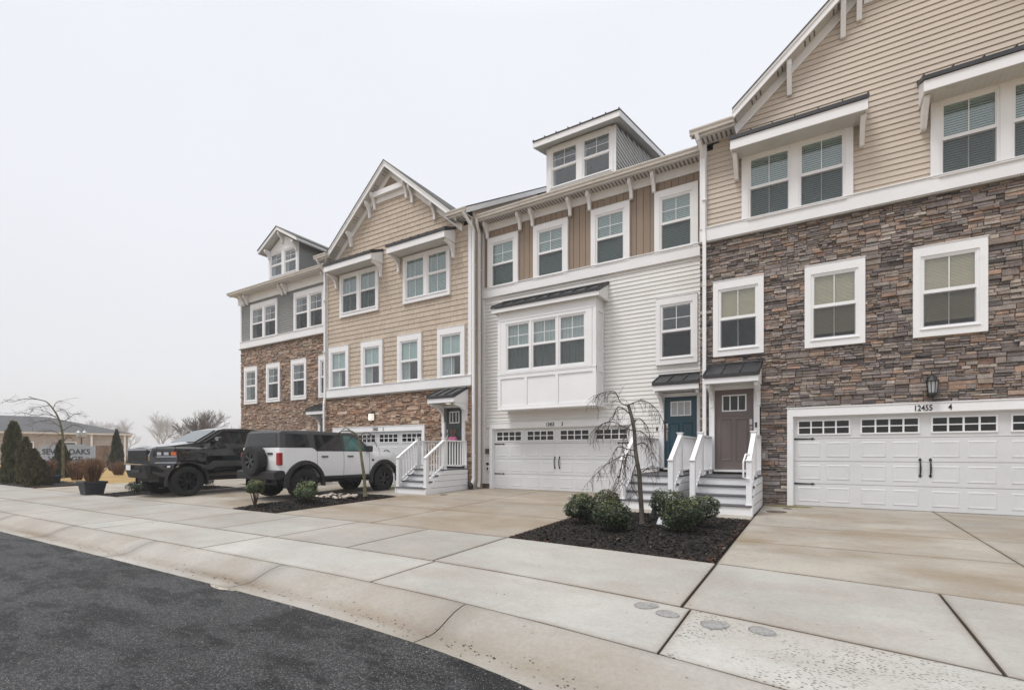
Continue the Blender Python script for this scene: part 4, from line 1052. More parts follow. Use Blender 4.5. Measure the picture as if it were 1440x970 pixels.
kerb = kb.build('kerb', M['kerbm'], smooth=True, sharp=60); tag(kerb, kind='structure')
kbb = MB()
for a, b in zip(kj, kj[1:]):
    n = 6
    for i in range(n):
        p, q = a+(b-a)*i/n, a+(b-a)*(i+1)/n
        for t0, t1, z0, z1 in ((0,.4,-.235,-.31),(.4,.6,-.31,-.385),(.6,1,-.385,-.385)):
            f = lambda x, t: yC(x)+(yD(x)-yC(x))*t
            kbb.face([(p,f(p,t0),z0),(q,f(q,t0),z0),(q,f(q,t1),z1),(p,f(p,t1),z1)])
tag(kbb.build('kerb_bed', M['jointm']), kind='structure')
rd = MB(); xs = [-160,-100,-58]+[-57+i*.4 for i in range(100)]+[-17+i*.09 for i in range(355)]+[16,40]; rg = random.Random(4)
row = []
for x in xs:
    y = yD(x)+.010+(rg.uniform(-.020, .010) if x > -17 else 0)
    if -6.35 < x < -5.7: y -= .075*math.sin((x+6.35)/.65*math.pi)   # broken asphalt edge
    row.append((x, y))
for (a, ya), (b, yb_) in zip(row, row[1:]):
    rd.face([(a,ya,-.348),(b,yb_,-.348),(b,yb_-.5,-.345),(a,ya-.5,-.345)]); rd.face([(a,ya-.5,-.345),(b,yb_-.5,-.345),(b,-9+S(b),-.30),(a,-9+S(a),-.30)])
tag(rd.build('road', M['asphalt']), kind='structure')
pt = MB(); pt.prism([(-6.45,2.98),(-5.6,2.98),(-5.6,3.25),(-6.45,3.25)], 'z', -.39, -.352); tag(pt.build('kerb_footing', mat('footing_concrete', (.42,.38,.32), .85, var=.1)), kind='structure')
lw = MB()
lw.hexa([(-300,yA(-40)+.0,-.3),(-26.2,yA(-26)+.02,-.3),(-26.2,300,-.3),(-300,300,-.3),(-300,yA(-40),-.13),(-26.2,yA(-26)+.02,-.13),(-26.2,300,-.02),(-300,300,-.02)])
tag(lw.build('lawn', M['lawn']), kind='structure')

# ------------------------------------------------------------------ mulch beds
def mulch(name, poly, hgt, n, seed, lift=0):
    """bed inside a quad poly (4 xy corners, ccw), domed, with loose chips over it"""
    rg = random.Random(seed); mb = MB(); K = 18
    P = [Vector((x, y, 0)) for x, y in poly]
    def pos(u, v):
        p = P[0]*(1-u)*(1-v)+P[1]*u*(1-v)+P[2]*u*v+P[3]*(1-u)*v
        z = zg(p.y, p.x)-.012+lift+hgt*min(1, 3.2*min(u, 1-u, v, 1-v)+.12)*(1+.25*math.sin(p.x*5+seed)*math.cos(p.y*4))
        return Vector((p.x, p.y, z))
    st = 0
    for j in range(K+1):
        for i in range(K+1):
            p = pos(i/K, j/K); mb.v.append((p.x+rg.uniform(-.012,.012), p.y+rg.uniform(-.012,.012), p.z+rg.uniform(-.008,.012)))
    for j in range(K):
        for i in range(K):
            mb.f.append([j*(K+1)+i, j*(K+1)+i+1, (j+1)*(K+1)+i+1, (j+1)*(K+1)+i]); mb.mi.append(0); mb.c.append((1,1,1))
    loop = [(0,i) for i in range(K+1)]+[(j,K) for j in range(1,K+1)]+[(K,i) for i in range(K-1,-1,-1)]+[(j,0) for j in range(K-1,0,-1)]
    b0 = len(mb.v)
    for j, i in loop: p = mb.v[j*(K+1)+i]; mb.v.append((p[0], p[1], p[2]-.12))
    for q in range(len(loop)):
        a = loop[q][0]*(K+1)+loop[q][1]; b = loop[(q+1)%len(loop)]; b = b[0]*(K+1)+b[1]
        mb.f.append([a, b0+q, b0+(q+1)%len(loop), b]); mb.mi.append(0); mb.c.append((1,1,1))
    for _ in range(n):
        u, v = rg.uniform(-.006, 1.006), rg.uniform(-.006, 1.006); p = pos(min(1,max(0,u)), min(1,max(0,v)))
        p.z += rg.uniform(.0, .022)
        e = min(u, 1-u, v, 1-v)
        l, w, t = rg.uniform(.010, .032), rg.uniform(.004, .010), rg.uniform(.003, .008)
        g = rg.random(); c = (.018,.015,.013) if g < .84 else ((.04,.031,.025) if g < .955 else ((.10,.045,.028) if g < .985 else (.22,.19,.16)))
        if e < .035 and rg.random() < .3: c = (.13,.05,.03)
        k = rg.uniform(.6, 1.5); c = tuple(q*k*.62 for q in c)
        a = rg.uniform(0, 6.28); tl = rg.uniform(-.5, .5)
        d = Vector((math.cos(a)*math.cos(tl), math.sin(a)*math.cos(tl), math.sin(tl)))*l; s = Vector((-math.sin(a), math.cos(a), rg.uniform(-.6,.6)))*w; uo = Vector((0,0,t))
        mb.face([p-d-s, p+d-s, p+d+s+uo, p-d+s+uo], 1, c)
    o = mb.build(name, [M['soil'], M['chip']]); return tag(o, kind='stuff')
BED_R = [(-4.30,yA(-4.3)+.0),(-1.12,yA(-1.1)+.0),(-1.10,10.6),(-4.30,10.6)]
mulch('mulch_bed', BED_R, .045, 16000, 1)
mulch('mulch_bed', [(-12.40,yA(-12.4)),(-10.72,yA(-10.7)),(-10.72,10.7),(-12.40,10.7)], .13, 8000, 2)
mulch('mulch_bed', [(-20.42,yA(-20.4)),(-18.95,yA(-19)),(-18.95,10.4),(-20.42,10.4)], .08, 3500, 3)
mulch('mulch_bed', [(-45,yA(-45)+.0),(-26.25,yA(-26)+.0),(-26.25,8.4),(-45,8.4)], .06, 3500, 4, .045)

# loose grit and leaf scraps in the gutter channel and along the road edge
rg = random.Random(21); mb = MB()
for i in range(1500):
    x = rg.uniform(-17, 1.2); k = rg.random()
    t = rg.gauss(.74, .10) if k < .5 else (1.02+abs(rg.gauss(0, .05)) if k < .93 else rg.uniform(-3.2, .6))
    y = yC(x)+(yD(x)-yC(x))*t
    if t > 1: z = -.343
    elif t < 0: z = zg(y, x)+.004
    else:
        z = -.214
        for (t0, z0, _), (t1, z1, _) in zip(prof, prof[1:]):
            if t0 <= t <= t1: z += z0+(z1-z0)*(t-t0)/max(1e-6, t1-t0)+.004; break
    l = rg.uniform(.004, .014)*(1.6 if rg.random() < .06 else 1); a = rg.uniform(0, 6.28); c = rg.choice([(.05,.04,.03),(.09,.07,.05),(.16,.12,.08),(.03,.028,.026),(.22,.2,.17)])
    d = Vector((math.cos(a), math.sin(a), rg.uniform(-.1,.3)))*l; w_ = Vector((-math.sin(a), math.cos(a), rg.uniform(-.2,.4)))*l*rg.uniform(.4,.9); p = Vector((x, y, z))
    mb.face([p-d, p+w_, p+d, p-w_], 0, c)
tag(mb.build('gutter_grit', M['chip']), kind='stuff')
# ------------------------------------------------------------------ vehicles
def loft(poly, wf, ycuts, zcuts, xcuts=(-.9,-.6,0,.6,.9), zf=None):
    bm = bmesh.new(); n = len(poly)
    a = [bm.verts.new((-1,y,z)) for y, z in poly]; b = [bm.verts.new((1,y,z)) for y, z in poly]
    bm.faces.new(a); bm.faces.new(b[::-1])
    for i in range(n): bm.faces.new((a[i], b[i], b[(i+1)%n], a[(i+1)%n]))
    bmesh.ops.recalc_face_normals(bm, faces=bm.faces); bmesh.ops.triangulate(bm, faces=[f for f in bm.faces if len(f.verts) > 4])
    for ax, cs in ((1, ycuts), (2, zcuts), (0, xcuts)):
        for c in cs:
            co = [0,0,0]; no = [0,0,0]; co[ax] = c; no[ax] = 1
            bmesh.ops.bisect_plane(bm, geom=list(bm.verts)+list(bm.edges)+list(bm.faces), plane_co=co, plane_no=no, dist=1e-5)
    for v in bm.verts:
        x, y, z = v.co; v.co.x = x*wf(y, z)
        if zf: v.co.z = z+zf(x, y, z)
    return bm
def bmbuild(bm, name, m, parent, bevel=.02, sharp=32):
    me = bpy.data.meshes.new(name); bm.to_mesh(me); bm.free(); o = bpy.data.objects.new(name, me); COL.objects.link(o)
    me.materials.append(m); me.polygons.foreach_set('use_smooth', [True]*len(me.polygons)); me.set_sharp_from_angle(angle=R(sharp))
    if bevel:
        b = o.modifiers.new('bevel', 'BEVEL'); b.width = bevel; b.segments = 3; b.limit_method = 'ANGLE'; b.angle_limit = R(38); b.harden_normals = True
    o.parent = parent; ORG[o] = Vector((0,0,0)); return o
def arch(cy, cz, r, zbot, n=14, fwd=True):
    a0 = math.asin(max(-1, min(1, (zbot-cz)/r))); pts = []
    for i in range(n+1):
        t = a0+(math.pi-2*a0)*i/n; pts.append((cy+r*math.cos(t), cz+r*math.sin(t)))
    return pts       # from +y side to -y side
def wheel(root, x, y, z, r, w, s, rimm, spokes, rr, chrome=False, axis='x'):
    mb = MB(); o = s
    prof = [(rr*.98,-w*.48),(rr*.99,-w*.1),(rr*.93,w*.2),(rr*.93,w*.34),(rr,w*.42),(rr*1.0,w*.46),(rr*.95,w*.46)]
    mb.lathe([(a, b*s) for a, b in prof], (x,y,z), axis, 36); mb.lathe([(.0,w*.02*s),(rr*.95,-w*.02*s)], (x,y,z), axis, 36)
    mb.lathe([(.0,w*.40*s),(.07,w*.40*s),(.085,w*.34*s),(.09,w*.05*s)], (x,y,z), axis, 20)
    for k in range(spokes):
        for dt in (-.11, .11):
            t = 2*math.pi*(k+.3)/spokes
            p = lambda rad, h, tt: (x+h*s, y+rad*math.cos(tt), z+rad*math.sin(tt)) if axis == 'x' else (x+rad*math.cos(tt), y+h*s, z+rad*math.sin(tt))
            mb.bar(p(.06, w*.34, t), p(rr*.96, w*.40, t+dt), .03, .05, up=(1,0,0) if axis == 'x' else (0,1,0))
    wo = mb.build('wheel', rimm, root, smooth=True)
    t = MB(); q = r; tp = [(rr*.97,-w*.46),(rr*1.06,-w*.5),(q*.86,-w*.52),(q*.955,-w*.47),(q*.985,-w*.40),(q*.985,-w*.22),(q,-w*.20),(q,w*.20),(q*.985,w*.22),(q*.985,w*.40),(q*.955,w*.47),(q*.86,w*.52),(rr*1.06,w*.5),(rr*.97,w*.46)]
    N_ = 84
    t.lathe([(a, b*s) for a, b in tp], (x,y,z), axis, N_, mod=lambda i, k: (1.022 if (k//2+(i > 6)) % 2 else .995) if 3 <= i <= 10 else 1)
    t.build('tyre', M['rubber'], wo, smooth=True, sharp=25)
    if chrome:
        c = MB(); c.lathe([(0,w*.43*s),(.045,w*.43*s),(.05,w*.40*s)], (x,y,z), axis, 16); c.build('hub_cap', M['chrome'], wo)
    return wo
def quadpane(root, pts, m, name='window', off=0):
    p = MB(); p.face(pts); return p.build(name, m, root)

# --- white four door off-roader with spare wheel, backed to the street
car = empty('parked_suv', (0,0,0), 'white boxy SUV with grey hard top and spare wheel on its tailgate', 'SUV')
zc, r = .44, .44; ya, yf = -1.53, 1.53
poly = [(-2.30,.78),(-2.33,1.10),(-2.31,1.47),(-1.30,1.47),(-1.22,1.44),(-1.14,1.37),(.92,1.37),(1.02,1.385),(2.00,1.335),(2.12,1.28),(2.16,1.20),(2.16,.86),(2.10,.80)]
poly += arch(yf, zc, .565, .60) + arch(ya, zc, .565, .60) + [(-2.20,.68)]
def wf(y, z):
    w = .925+.02*math.sin(max(0, min(1, (z-.6)/.8))*math.pi)
    if y > 1.75: w -= .10*((y-1.75)/.42)**2
    if y < -2.1: w -= .045*((-2.1-y)/.22)**2
    if z > 1.2 and y > 1.0: w -= .07*(z-1.2)/.18
    return w
bm = loft(poly, wf, [-2.25+.12*i for i in range(37)], [.66+.07*i for i in range(11)], zf=lambda x, y, z: .03*(1-x*x) if (y > 1.0 and z > 1.2) else 0)
bmbuild(bm, 'body', M['whitecar'], car, .025)
# hard top
poly = [(-2.29,1.475),(-2.24,1.9),(-2.16,1.955),(-1.2,1.985),(.30,1.955),(.42,1.93),(1.02,1.39),(.90,1.375),(-1.13,1.375),(-1.22,1.45),(-1.3,1.475)]
wt = lambda y, z: .905-.13*max(0, (z-1.40))/.56-(.03 if z > 1.93 else 0)
bm = loft(poly, wt, [-1.9,-1.2,-.5,.3,.6], [1.6,1.8,1.93], zf=lambda x, y, z: .025*(1-x*x) if z > 1.9 else 0)
top = bmbuild(bm, 'hard_top', M['hardtop'], car, .03)
for s in (-1, 1):
    W_ = lambda z: s*(wt(0, z)+.006)
    quadpane(top, [(W_(1.50),-2.12,1.50),(W_(1.50),-1.36,1.50),(W_(1.87),-1.40,1.87),(W_(1.87),-2.06,1.87)], M['tint'])
    quadpane(top, [(W_(1.50),-1.16,1.50),(W_(1.40),-1.08,1.41),(W_(1.41),-.20,1.41),(W_(1.87),-.22,1.87),(W_(1.87),-1.16,1.87)], M['tint'])
    quadpane(top, [(W_(1.41),-.10,1.41),(W_(1.41),.80,1.41),(W_(1.84),.36,1.84),(W_(1.87),-.10,1.87)], M['tealglass'])
    for yy in (-1.25, -.15):
        p = MB(); p.hexa([(s*(wt(0,1.42)+.0),yy-.05,1.42),(s*(wt(0,1.42)+.012),yy-.05,1.42),(s*(wt(0,1.42)+.012),yy+.05,1.42),(s*(wt(0,1.42)),yy+.05,1.42),(s*(wt(0,1.92)),yy-.05,1.92),(s*(wt(0,1.92)+.01),yy-.05,1.92),(s*(wt(0,1.92)+.01),yy+.05,1.92),(s*(wt(0,1.92)),yy+.05,1.92)]); p.build('pillar', M['hardtop'], top)
    # flares, seams, handles, mirror, lamps
    for cy in (ya, yf):
        f = MB(); ring = []
        for i in range(17):
            t = -.16+(math.pi+.32)*i/16
            ring.append([(s*xx, cy+rr*math.cos(t), zc+rr*math.sin(t)*.99) for rr, xx in ((.545,.90),(.545,.985),(.57,1.0),(.66,.985),(.685,.93))])
        for a, b in zip(ring, ring[1:]):
            for k in range(4): f.face([a[k], b[k], b[k+1], a[k+1]])
        f.build('wheel_arch', M['plastic'], car, smooth=True, sharp=50)
    for yy, za, zb in ((-1.13,.72,1.38),(-.16,.64,1.38),(.88,.66,1.37)):
        p = MB(); w0 = wf(yy, 1.0)
        for k in range(6):
            z0, z1 = za+(zb-za)*k/6, za+(zb-za)*(k+1)/6
            p.face([(s*(wf(yy,z0)+.0015),yy-.006,z0),(s*(wf(yy,z0)+.0015),yy+.006,z0),(s*(wf(yy,z1)+.0015),yy+.006,z1),(s*(wf(yy,z1)+.0015),yy-.006,z1)])
        p.build('door_seam', M['plastic'], car)
    for yy in (-.98, -.02):
        p = MB(); w0 = wf(yy, 1.22); p.box(min(s*(w0-.01), s*(w0+.035)), max(s*(w0-.01), s*(w0+.035)), yy, yy+.22, 1.195, 1.235); p.build('door_handle', M['plastic'], car, bevel=.008)
    p = MB(); p.box(min(s*.93, s*1.16), max(s*.93, s*1.16), .72, .84, 1.36, 1.56); p.box(min(s*.86, s*.96), max(s*.86, s*.96), .76, .82, 1.38, 1.44); p.build('wing_mirror', M['plastic'], car, bevel=.03)
    p = MB(); p.box(min(s*.80, s*.945), max(s*.80, s*.945), -2.36, -2.24, .98, 1.33); p.build('tail_lamp', M['red'], car, bevel=.02)
    p = MB(); p.tube([(s*.72,1.72,1.345),(s*.72,1.76,1.41),(s*.72,1.92,1.41),(s*.72,2.0,1.34)], .018, 8); p.build('bonnet_catch', M['plastic'], car)
    p = MB(); p.bar((s*.95,-.90,.58), (s*.95,.90,.58), .12, .10); p.build('side_step', M['plastic'], car, bevel=.02)
    p = MB(); p.lathe([(0,.03),(.10,.03),(.11,0)], (s*.62, 2.15, 1.07), 'y', 20); p.build('headlamp', M['lens'], car)
    p = MB(); p.box(min(s*.935,s*.955), max(s*.935,s*.955), .98, 1.06, 1.06, 1.12); p.build('badge', M['plastic'], car)
    wheel(car, s*.80, ya, zc, r, .31, s, M['rimgrey'], 6, .23); wheel(car, s*.80, yf, zc, r, .31, s, M['rimgrey'], 6, .23)
p = MB(); p.hexa([(-.74,.43,1.90),(.74,.43,1.90),(.84,1.0,1.41),(-.84,1.0,1.41),(-.74,.44,1.915),(.74,.44,1.915),(.84,1.012,1.425),(-.84,1.012,1.425)]); p.build('windscreen', M['wscreen'], top)
quadpane(top, [(-.72,-2.296,1.52),(.72,-2.296,1.52),(.66,-2.25,1.88),(-.66,-2.25,1.88)], M['tint'])
p = MB(); p.prism([(-2.48,.58),(-2.50,.80),(-2.30,.84),(-2.08,.84),(-2.08,.66),(-2.3,.56)], 'x', -.93, .93); p.build('rear_bumper', M['plastic'], car, bevel=.03)
p = MB(); p.prism([(2.34,.58),(2.36,.84),(2.12,.88),(2.05,.70)], 'x', -.90, .90); p.build('front_bumper', M['plastic'], car, bevel=.03)
p = MB(); p.box(-.78,.78,2.13,2.185,.93,1.2); p.build('grille', M['plastic'], car, bevel=.02)
p = MB(); p.box(-.66,.66,-2.25,2.1,.42,.80); p.tube([(-.7,ya,zc),(.7,ya,zc)], .08, 10); p.tube([(-.7,yf,zc),(.7,yf,zc)], .08, 10); p.tube([(.35,-2.4,.52),(.35,-1.9,.5)], .06, 10); p.build('chassis', M['plastic'], car)
sp = wheel(car, -.02, -2.50, 1.10, .43, .29, -1, M['rimgrey'], 6, .225, axis='y'); sp.name = 'spare_wheel'
p = MB(); p.box(-.62,-.30,-2.47,-2.455,.66,.80); p.build('number_plate', M['plate'], car)
p = MB(); p.box(.36,.60,-2.345,-2.325,1.28,1.33); p.build('badge', M['plastic'], car)
car.location = (-13.54, 10.49, -.075)

# --- black crew cab pickup, nose to the street
pk = empty('pickup_truck', (0,0,0), 'black crew cab pickup truck on black spoked wheels, nose towards the street', 'pickup truck')
zc, r = .47, .475; yf, ya = 1.83, -1.85
poly = [(2.74,.74),(2.80,1.08),(2.80,1.30),(2.74,1.50),(2.62,1.555),(2.2,1.60),(1.52,1.70),(1.30,1.70),(-1.0,1.64),(-2.96,1.64),(-2.98,.80),(-2.8,.72)]
poly = poly + arch(ya, zc, .60, .62)[::-1] + arch(yf, zc, .60, .62)[::-1] + [(2.42,.60)]
def wf2(y, z):
    w = 1.0+.03*math.sin(max(0, min(1, (z-.6)/.75))*math.pi)
    if z > 1.28: w -= .05*((z-1.28)/.4)**1.5
    if y > 2.05: w -= .19*((y-2.05)/.75)**2.2
    for c in (yf, ya):
        d = math.hypot(y-c, z-zc)
        if d < .95: u_ = min(1, max(0, (.95-d)/.35)); w += .035*u_*u_*(3-2*u_)
    if y > 1.2 and z > 1.5: w -= .05
    return w
bm = loft(poly, wf2, [-2.9+.09*i for i in range(64)], [.66+.06*i for i in range(18)], xcuts=(-.92,-.7,-.45,-.2,.2,.45,.7,.92),
          zf=lambda x, y, z: (.045*(1-x*x)-.02*(abs(x) > .44)*(abs(x) < .75)) if (y > 1.3 and z > 1.45) else 0)
bmbuild(bm, 'body', M['black'], pk, .03)
poly = [(1.55,1.69),(.80,2.14),(.55,2.20),(-.1,2.225),(-.80,2.19),(-.98,2.12),(-1.06,1.63)]
wt2 = lambda y, z: .955-.20*max(0, (z-1.65))/.52-(.04 if z > 2.16 else 0)
bm = loft(poly, wt2, [.9,.5,0,-.5], [1.8,1.95,2.1], zf=lambda x, y, z: .02*(1-x*x) if z > 2.1 else 0)
cab = bmbuild(bm, 'cab', M['black'], pk, .04)
for s in (-1, 1):
    W2 = lambda z: s*(wt2(0, z)+.006)
    quadpane(cab, [(W2(1.72),1.18,1.72),(W2(1.72),.12,1.72),(W2(2.09),.12,2.09),(W2(2.09),.62,2.09)][::1], M['tint'])
    quadpane(cab, [(W2(1.72),.02,1.72),(W2(1.72),-.90,1.72),(W2(2.09),-.82,2.09),(W2(2.09),.02,2.09)], M['tint'])
    p = MB(); p.tube([(W2(1.70),1.32,1.70),(W2(2.11),.66,2.115),(W2(2.13),.3,2.135),(W2(2.12),-.85,2.125)], .022, 6); p.build('rain_guard', M['plastic'], cab)
    for yy, za, zb in ((1.28,.72,1.68),(.06,.66,1.67),(-.98,.9,1.63)):
        p = MB()
        for k in range(8):
            z0, z1 = za+(zb-za)*k/8, za+(zb-za)*(k+1)/8
            p.face([(s*(wf2(yy,z0)+.001),yy-.005,z0),(s*(wf2(yy,z0)+.001),yy+.005,z0),(s*(wf2(yy,z1)+.001),yy+.005,z1),(s*(wf2(yy,z1)+.001),yy-.005,z1)])
        p.build('door_seam', M['plastic'], pk)
    for yy in (.14, -.86):
        p = MB(); w0 = wf2(yy, 1.45); p.box(min(s*(w0-.01), s*(w0+.035)), max(s*(w0-.01), s*(w0+.035)), yy, yy+.22, 1.44, 1.485); p.build('door_handle', M['black'], pk, bevel=.01)
    p = MB(); p.hexa([(s*1.06,.88,1.70),(s*1.32,.88,1.72),(s*1.32,1.06,1.72),(s*1.06,1.08,1.70),(s*1.06,.90,1.90),(s*1.30,.90,1.90),(s*1.28,1.02,1.90),(s*1.06,1.02,1.90)]); p.box(min(s*.93,s*1.1), max(s*.93,s*1.1), .95, 1.04, 1.70, 1.76); mr = p.build('wing_mirror', M['black'], pk, bevel=.03)
    p = MB(); p.hexa([(s*1.04,1.072,1.745),(s*1.33,1.052,1.765),(s*1.33,1.07,1.765),(s*1.04,1.092,1.745),(s*1.04,1.072,1.785),(s*1.33,1.052,1.795),(s*1.33,1.07,1.795),(s*1.04,1.092,1.785)]); p.build('mirror_lamp', M['chrome'], mr)
    # headlamp wraps the corner: two bright lenses and an amber end
    def face_at(y0, y1, z0, z1, off=.008):
        n = 5; q = MB()
        for k in range(n):
            a, b = y0+(y1-y0)*k/n, y0+(y1-y0)*(k+1)/n
            q.face([(s*(wf2(a,z0)+off),a,z0),(s*(wf2(b,z0)+off),b,z0),(s*(wf2(b,z1)+off),b,z1),(s*(wf2(a,z1)+off),a,z1)])
        return q
    hl = face_at(2.14, 2.72, 1.235, 1.42); hl.hexa([(s*.60,2.815,1.24),(s*.86,2.735,1.24),(s*.86,2.70,1.24),(s*.6,2.78,1.24),(s*.60,2.80,1.42),(s*.86,2.715,1.42),(s*.86,2.68,1.42),(s*.6,2.76,1.42)])
    hl = hl.build('headlamp', M['plastic'], pk)
    for a, b, m_, z0, z1 in ((2.16,2.30,'amber',1.29,1.40),(2.36,2.48,'lens',1.30,1.39),(2.54,2.64,'lens',1.30,1.39)): face_at(a, b, z0, z1, .013).build('lens', M[m_], hl)
    face_at(2.16, 2.66, 1.245, 1.262, .014).build('lamp_strip', M['chrome'], hl)
    face_at(2.06, 2.70, 1.06, 1.075, .012).build('chrome_strip', M['chrome'], pk)
    face_at(2.30, 2.50, .90, .99, .008).build('fog_lamp', M['plastic'], pk)
    face_at(2.34, 2.42, .92, .97, .013).build('fog_lens', M['chrome'], pk)
    wheel(pk, s*.88, yf, zc, r, .33, s, M['rim'], 8, .30, True); wheel(pk, s*.88, ya, zc, r, .33, s, M['rim'], 8, .30, True)
    for cy in (ya, yf):
        f = MB(); ring = []
        for i in range(17):
            t = -.2+(math.pi+.4)*i/16; ring.append([(s*xx, cy+rr*math.cos(t), zc+rr*math.sin(t)) for rr, xx in ((.585,.80),(.585,1.045),(.61,1.055),(.64,1.03))])
        for a, b in zip(ring, ring[1:]):
            for k in range(3): f.face([a[k], b[k], b[k+1], a[k+1]])
        f.build('wheel_arch', M['plastic'], pk, smooth=True, sharp=50)
p = MB(); p.hexa([(-.78,1.52,1.715),(.78,1.52,1.715),(.66,.82,2.135),(-.66,.82,2.135),(-.80,1.535,1.73),(.80,1.535,1.73),(.68,.835,2.15),(-.68,.835,2.15)]); p.build('windscreen', M['wscreen'], cab)
g = MB(); g.box(-.66,.66,2.77,2.815,1.12,1.44)
for k in range(7): g.box(-.62,.62,2.815,2.83,1.14+k*.043,1.155+k*.043)
for k in range(9): g.box(-.6+k*.145,-.57+k*.145,2.812,2.824,1.13,1.43)
g.build('grille', M['plastic'], pk, bevel=.008)
p = MB(); p.hexa([(-.62,2.822,1.445),(.62,2.822,1.445),(.62,2.70,1.445),(-.62,2.70,1.445),(-.60,2.80,1.475),(.60,2.80,1.475),(.60,2.70,1.475),(-.60,2.70,1.475)]); p.build('grille_trim', M['black'], pk, bevel=.01)
p = MB(); p.hexa([(-.66,2.80,.58),(.66,2.80,.58),(.93,2.42,.60),(-.93,2.42,.60),(-.74,2.92,1.02),(.74,2.92,1.02),(1.0,2.42,1.03),(-1.0,2.42,1.03)]); bp = p.build('front_bumper', M['plastic'], pk, bevel=.04)
p = MB(); p.box(-.62,.62,2.92,2.935,1.005,1.03); p.build('chrome_strip', M['chrome'], bp)
p = MB(); p.box(-.45,.45,2.915,2.926,.76,.86); p.build('air_intake', M['plastic'], bp)
p = MB(); p.box(.12,.43,2.935,2.95,.83,.99); p.build('number_plate', M['plate'], pk)
p = MB(); p.box(-.70,.70,-2.8,2.5,.46,.80); p.tube([(-.8,yf,zc),(.8,yf,zc)], .09, 10); p.tube([(-.8,ya,zc),(.8,ya,zc)], .09, 10); p.build('chassis', M['plastic'], pk)
for s in (-.55, .55):
    p = MB(); p.tube([(s,2.2,.45),(s,2.45,.55)], .05, 8); p.build('shock_absorber', M['chrome'], pk)
pk.location = (-17.99, 9.67, -.12); pk.rotation_euler = (0, 0, math.pi)

# ------------------------------------------------------------------ plants
FW = Vector((-.5262,.8504,0)); RT = Vector((.8504,.5262,0))
def LD(lat, d, z=0): v = RT*lat+FW*d; return (v.x, v.y, z)

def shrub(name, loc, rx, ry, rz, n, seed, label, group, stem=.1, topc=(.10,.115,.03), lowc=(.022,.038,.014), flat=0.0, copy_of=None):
    rg = random.Random(seed); root = empty(name, loc, label, 'shrub', group)
    f = MB(); cz = loc[2]+stem+rz
    lobes = [(Vector((0,0,0)), .78)]
    for i in range(14):
        a = 2*math.pi*i/14*2.9+rg.uniform(-.4,.4); q = rg.uniform(.22,.44); lobes.append((Vector((math.cos(a)*q, math.sin(a)*q, rg.uniform(-.52,.34))), rg.uniform(.42,.56)))
    for _ in range(n):
        o, rr = rg.choice(lobes[1:] if rg.random() < .85 else lobes)
        d = Vector((rg.gauss(0,1), rg.gauss(0,1), rg.gauss(0,1))).normalized()
        u_ = o+d*rr*(1-abs(rg.gauss(0,.16))+(rg.uniform(.05,.3) if rg.random() < .07 else 0))
        if u_.z < -.97: continue
        if sum(1 for o2, r2 in lobes if (u_-o2).length < r2*.72) > 0 and rg.random() < .85: continue
        zz = u_.z
        if flat and zz > 1-flat: zz = 1-flat+(zz-1+flat)*.25
        p = Vector((loc[0]+u_.x*rx, loc[1]+u_.y*ry, cz+zz*rz))
        nrm = (d+Vector((rg.uniform(-.9,.9), rg.uniform(-.9,.9), rg.uniform(-.2,1)))).normalized()
        u = nrm.cross(Vector((rg.uniform(-1,1), rg.uniform(-1,1), rg.uniform(-1,1)))).normalized(); w = nrm.cross(u)
        L = rg.uniform(.014, .028); Wd = L*rg.uniform(.42, .6)
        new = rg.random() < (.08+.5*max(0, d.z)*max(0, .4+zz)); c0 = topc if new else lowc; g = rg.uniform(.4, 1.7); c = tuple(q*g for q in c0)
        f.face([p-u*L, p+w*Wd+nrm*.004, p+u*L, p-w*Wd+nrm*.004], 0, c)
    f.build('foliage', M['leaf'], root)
    s = MB()
    for _ in range(12):
        a = rg.uniform(0, 6.28); q = rg.uniform(.1, .6)
        b = Vector((loc[0]+math.cos(a)*rx*.18*q, loc[1]+math.sin(a)*ry*.18*q, loc[2]-.03)); e = Vector((loc[0]+math.cos(a)*rx*q, loc[1]+math.sin(a)*ry*q, cz-rz*.1+rg.uniform(0, rz*.6)))
        m = b.lerp(e, .5)+Vector((rg.uniform(-.05,.05), rg.uniform(-.05,.05), .05)); s.tube([b, m, e], [.012,.009,.004], 5)
    s.build('stems', M['twig'], root); return root

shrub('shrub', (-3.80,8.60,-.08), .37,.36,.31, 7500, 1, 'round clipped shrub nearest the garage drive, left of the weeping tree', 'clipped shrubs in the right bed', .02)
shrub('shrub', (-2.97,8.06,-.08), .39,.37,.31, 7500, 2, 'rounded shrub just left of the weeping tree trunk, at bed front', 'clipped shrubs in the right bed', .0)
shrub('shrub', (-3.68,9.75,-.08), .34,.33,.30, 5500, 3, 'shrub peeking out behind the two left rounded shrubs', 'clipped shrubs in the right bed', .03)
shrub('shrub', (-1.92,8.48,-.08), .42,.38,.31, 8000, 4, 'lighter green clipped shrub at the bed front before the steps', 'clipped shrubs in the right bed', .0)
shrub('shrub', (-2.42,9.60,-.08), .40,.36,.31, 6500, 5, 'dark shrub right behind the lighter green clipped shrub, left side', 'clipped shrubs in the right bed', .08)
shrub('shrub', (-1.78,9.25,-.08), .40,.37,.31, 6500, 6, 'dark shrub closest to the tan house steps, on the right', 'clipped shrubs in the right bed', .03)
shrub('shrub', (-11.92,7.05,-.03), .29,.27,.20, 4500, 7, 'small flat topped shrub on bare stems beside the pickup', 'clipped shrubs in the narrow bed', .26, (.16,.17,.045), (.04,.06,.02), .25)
shrub('shrub', (-11.18,7.95,-.0), .40,.34,.27, 7000, 8, 'wide box clipped shrub in front of the white SUV', 'clipped shrubs in the narrow bed', .06, (.15,.17,.05), (.045,.068,.024), .25)
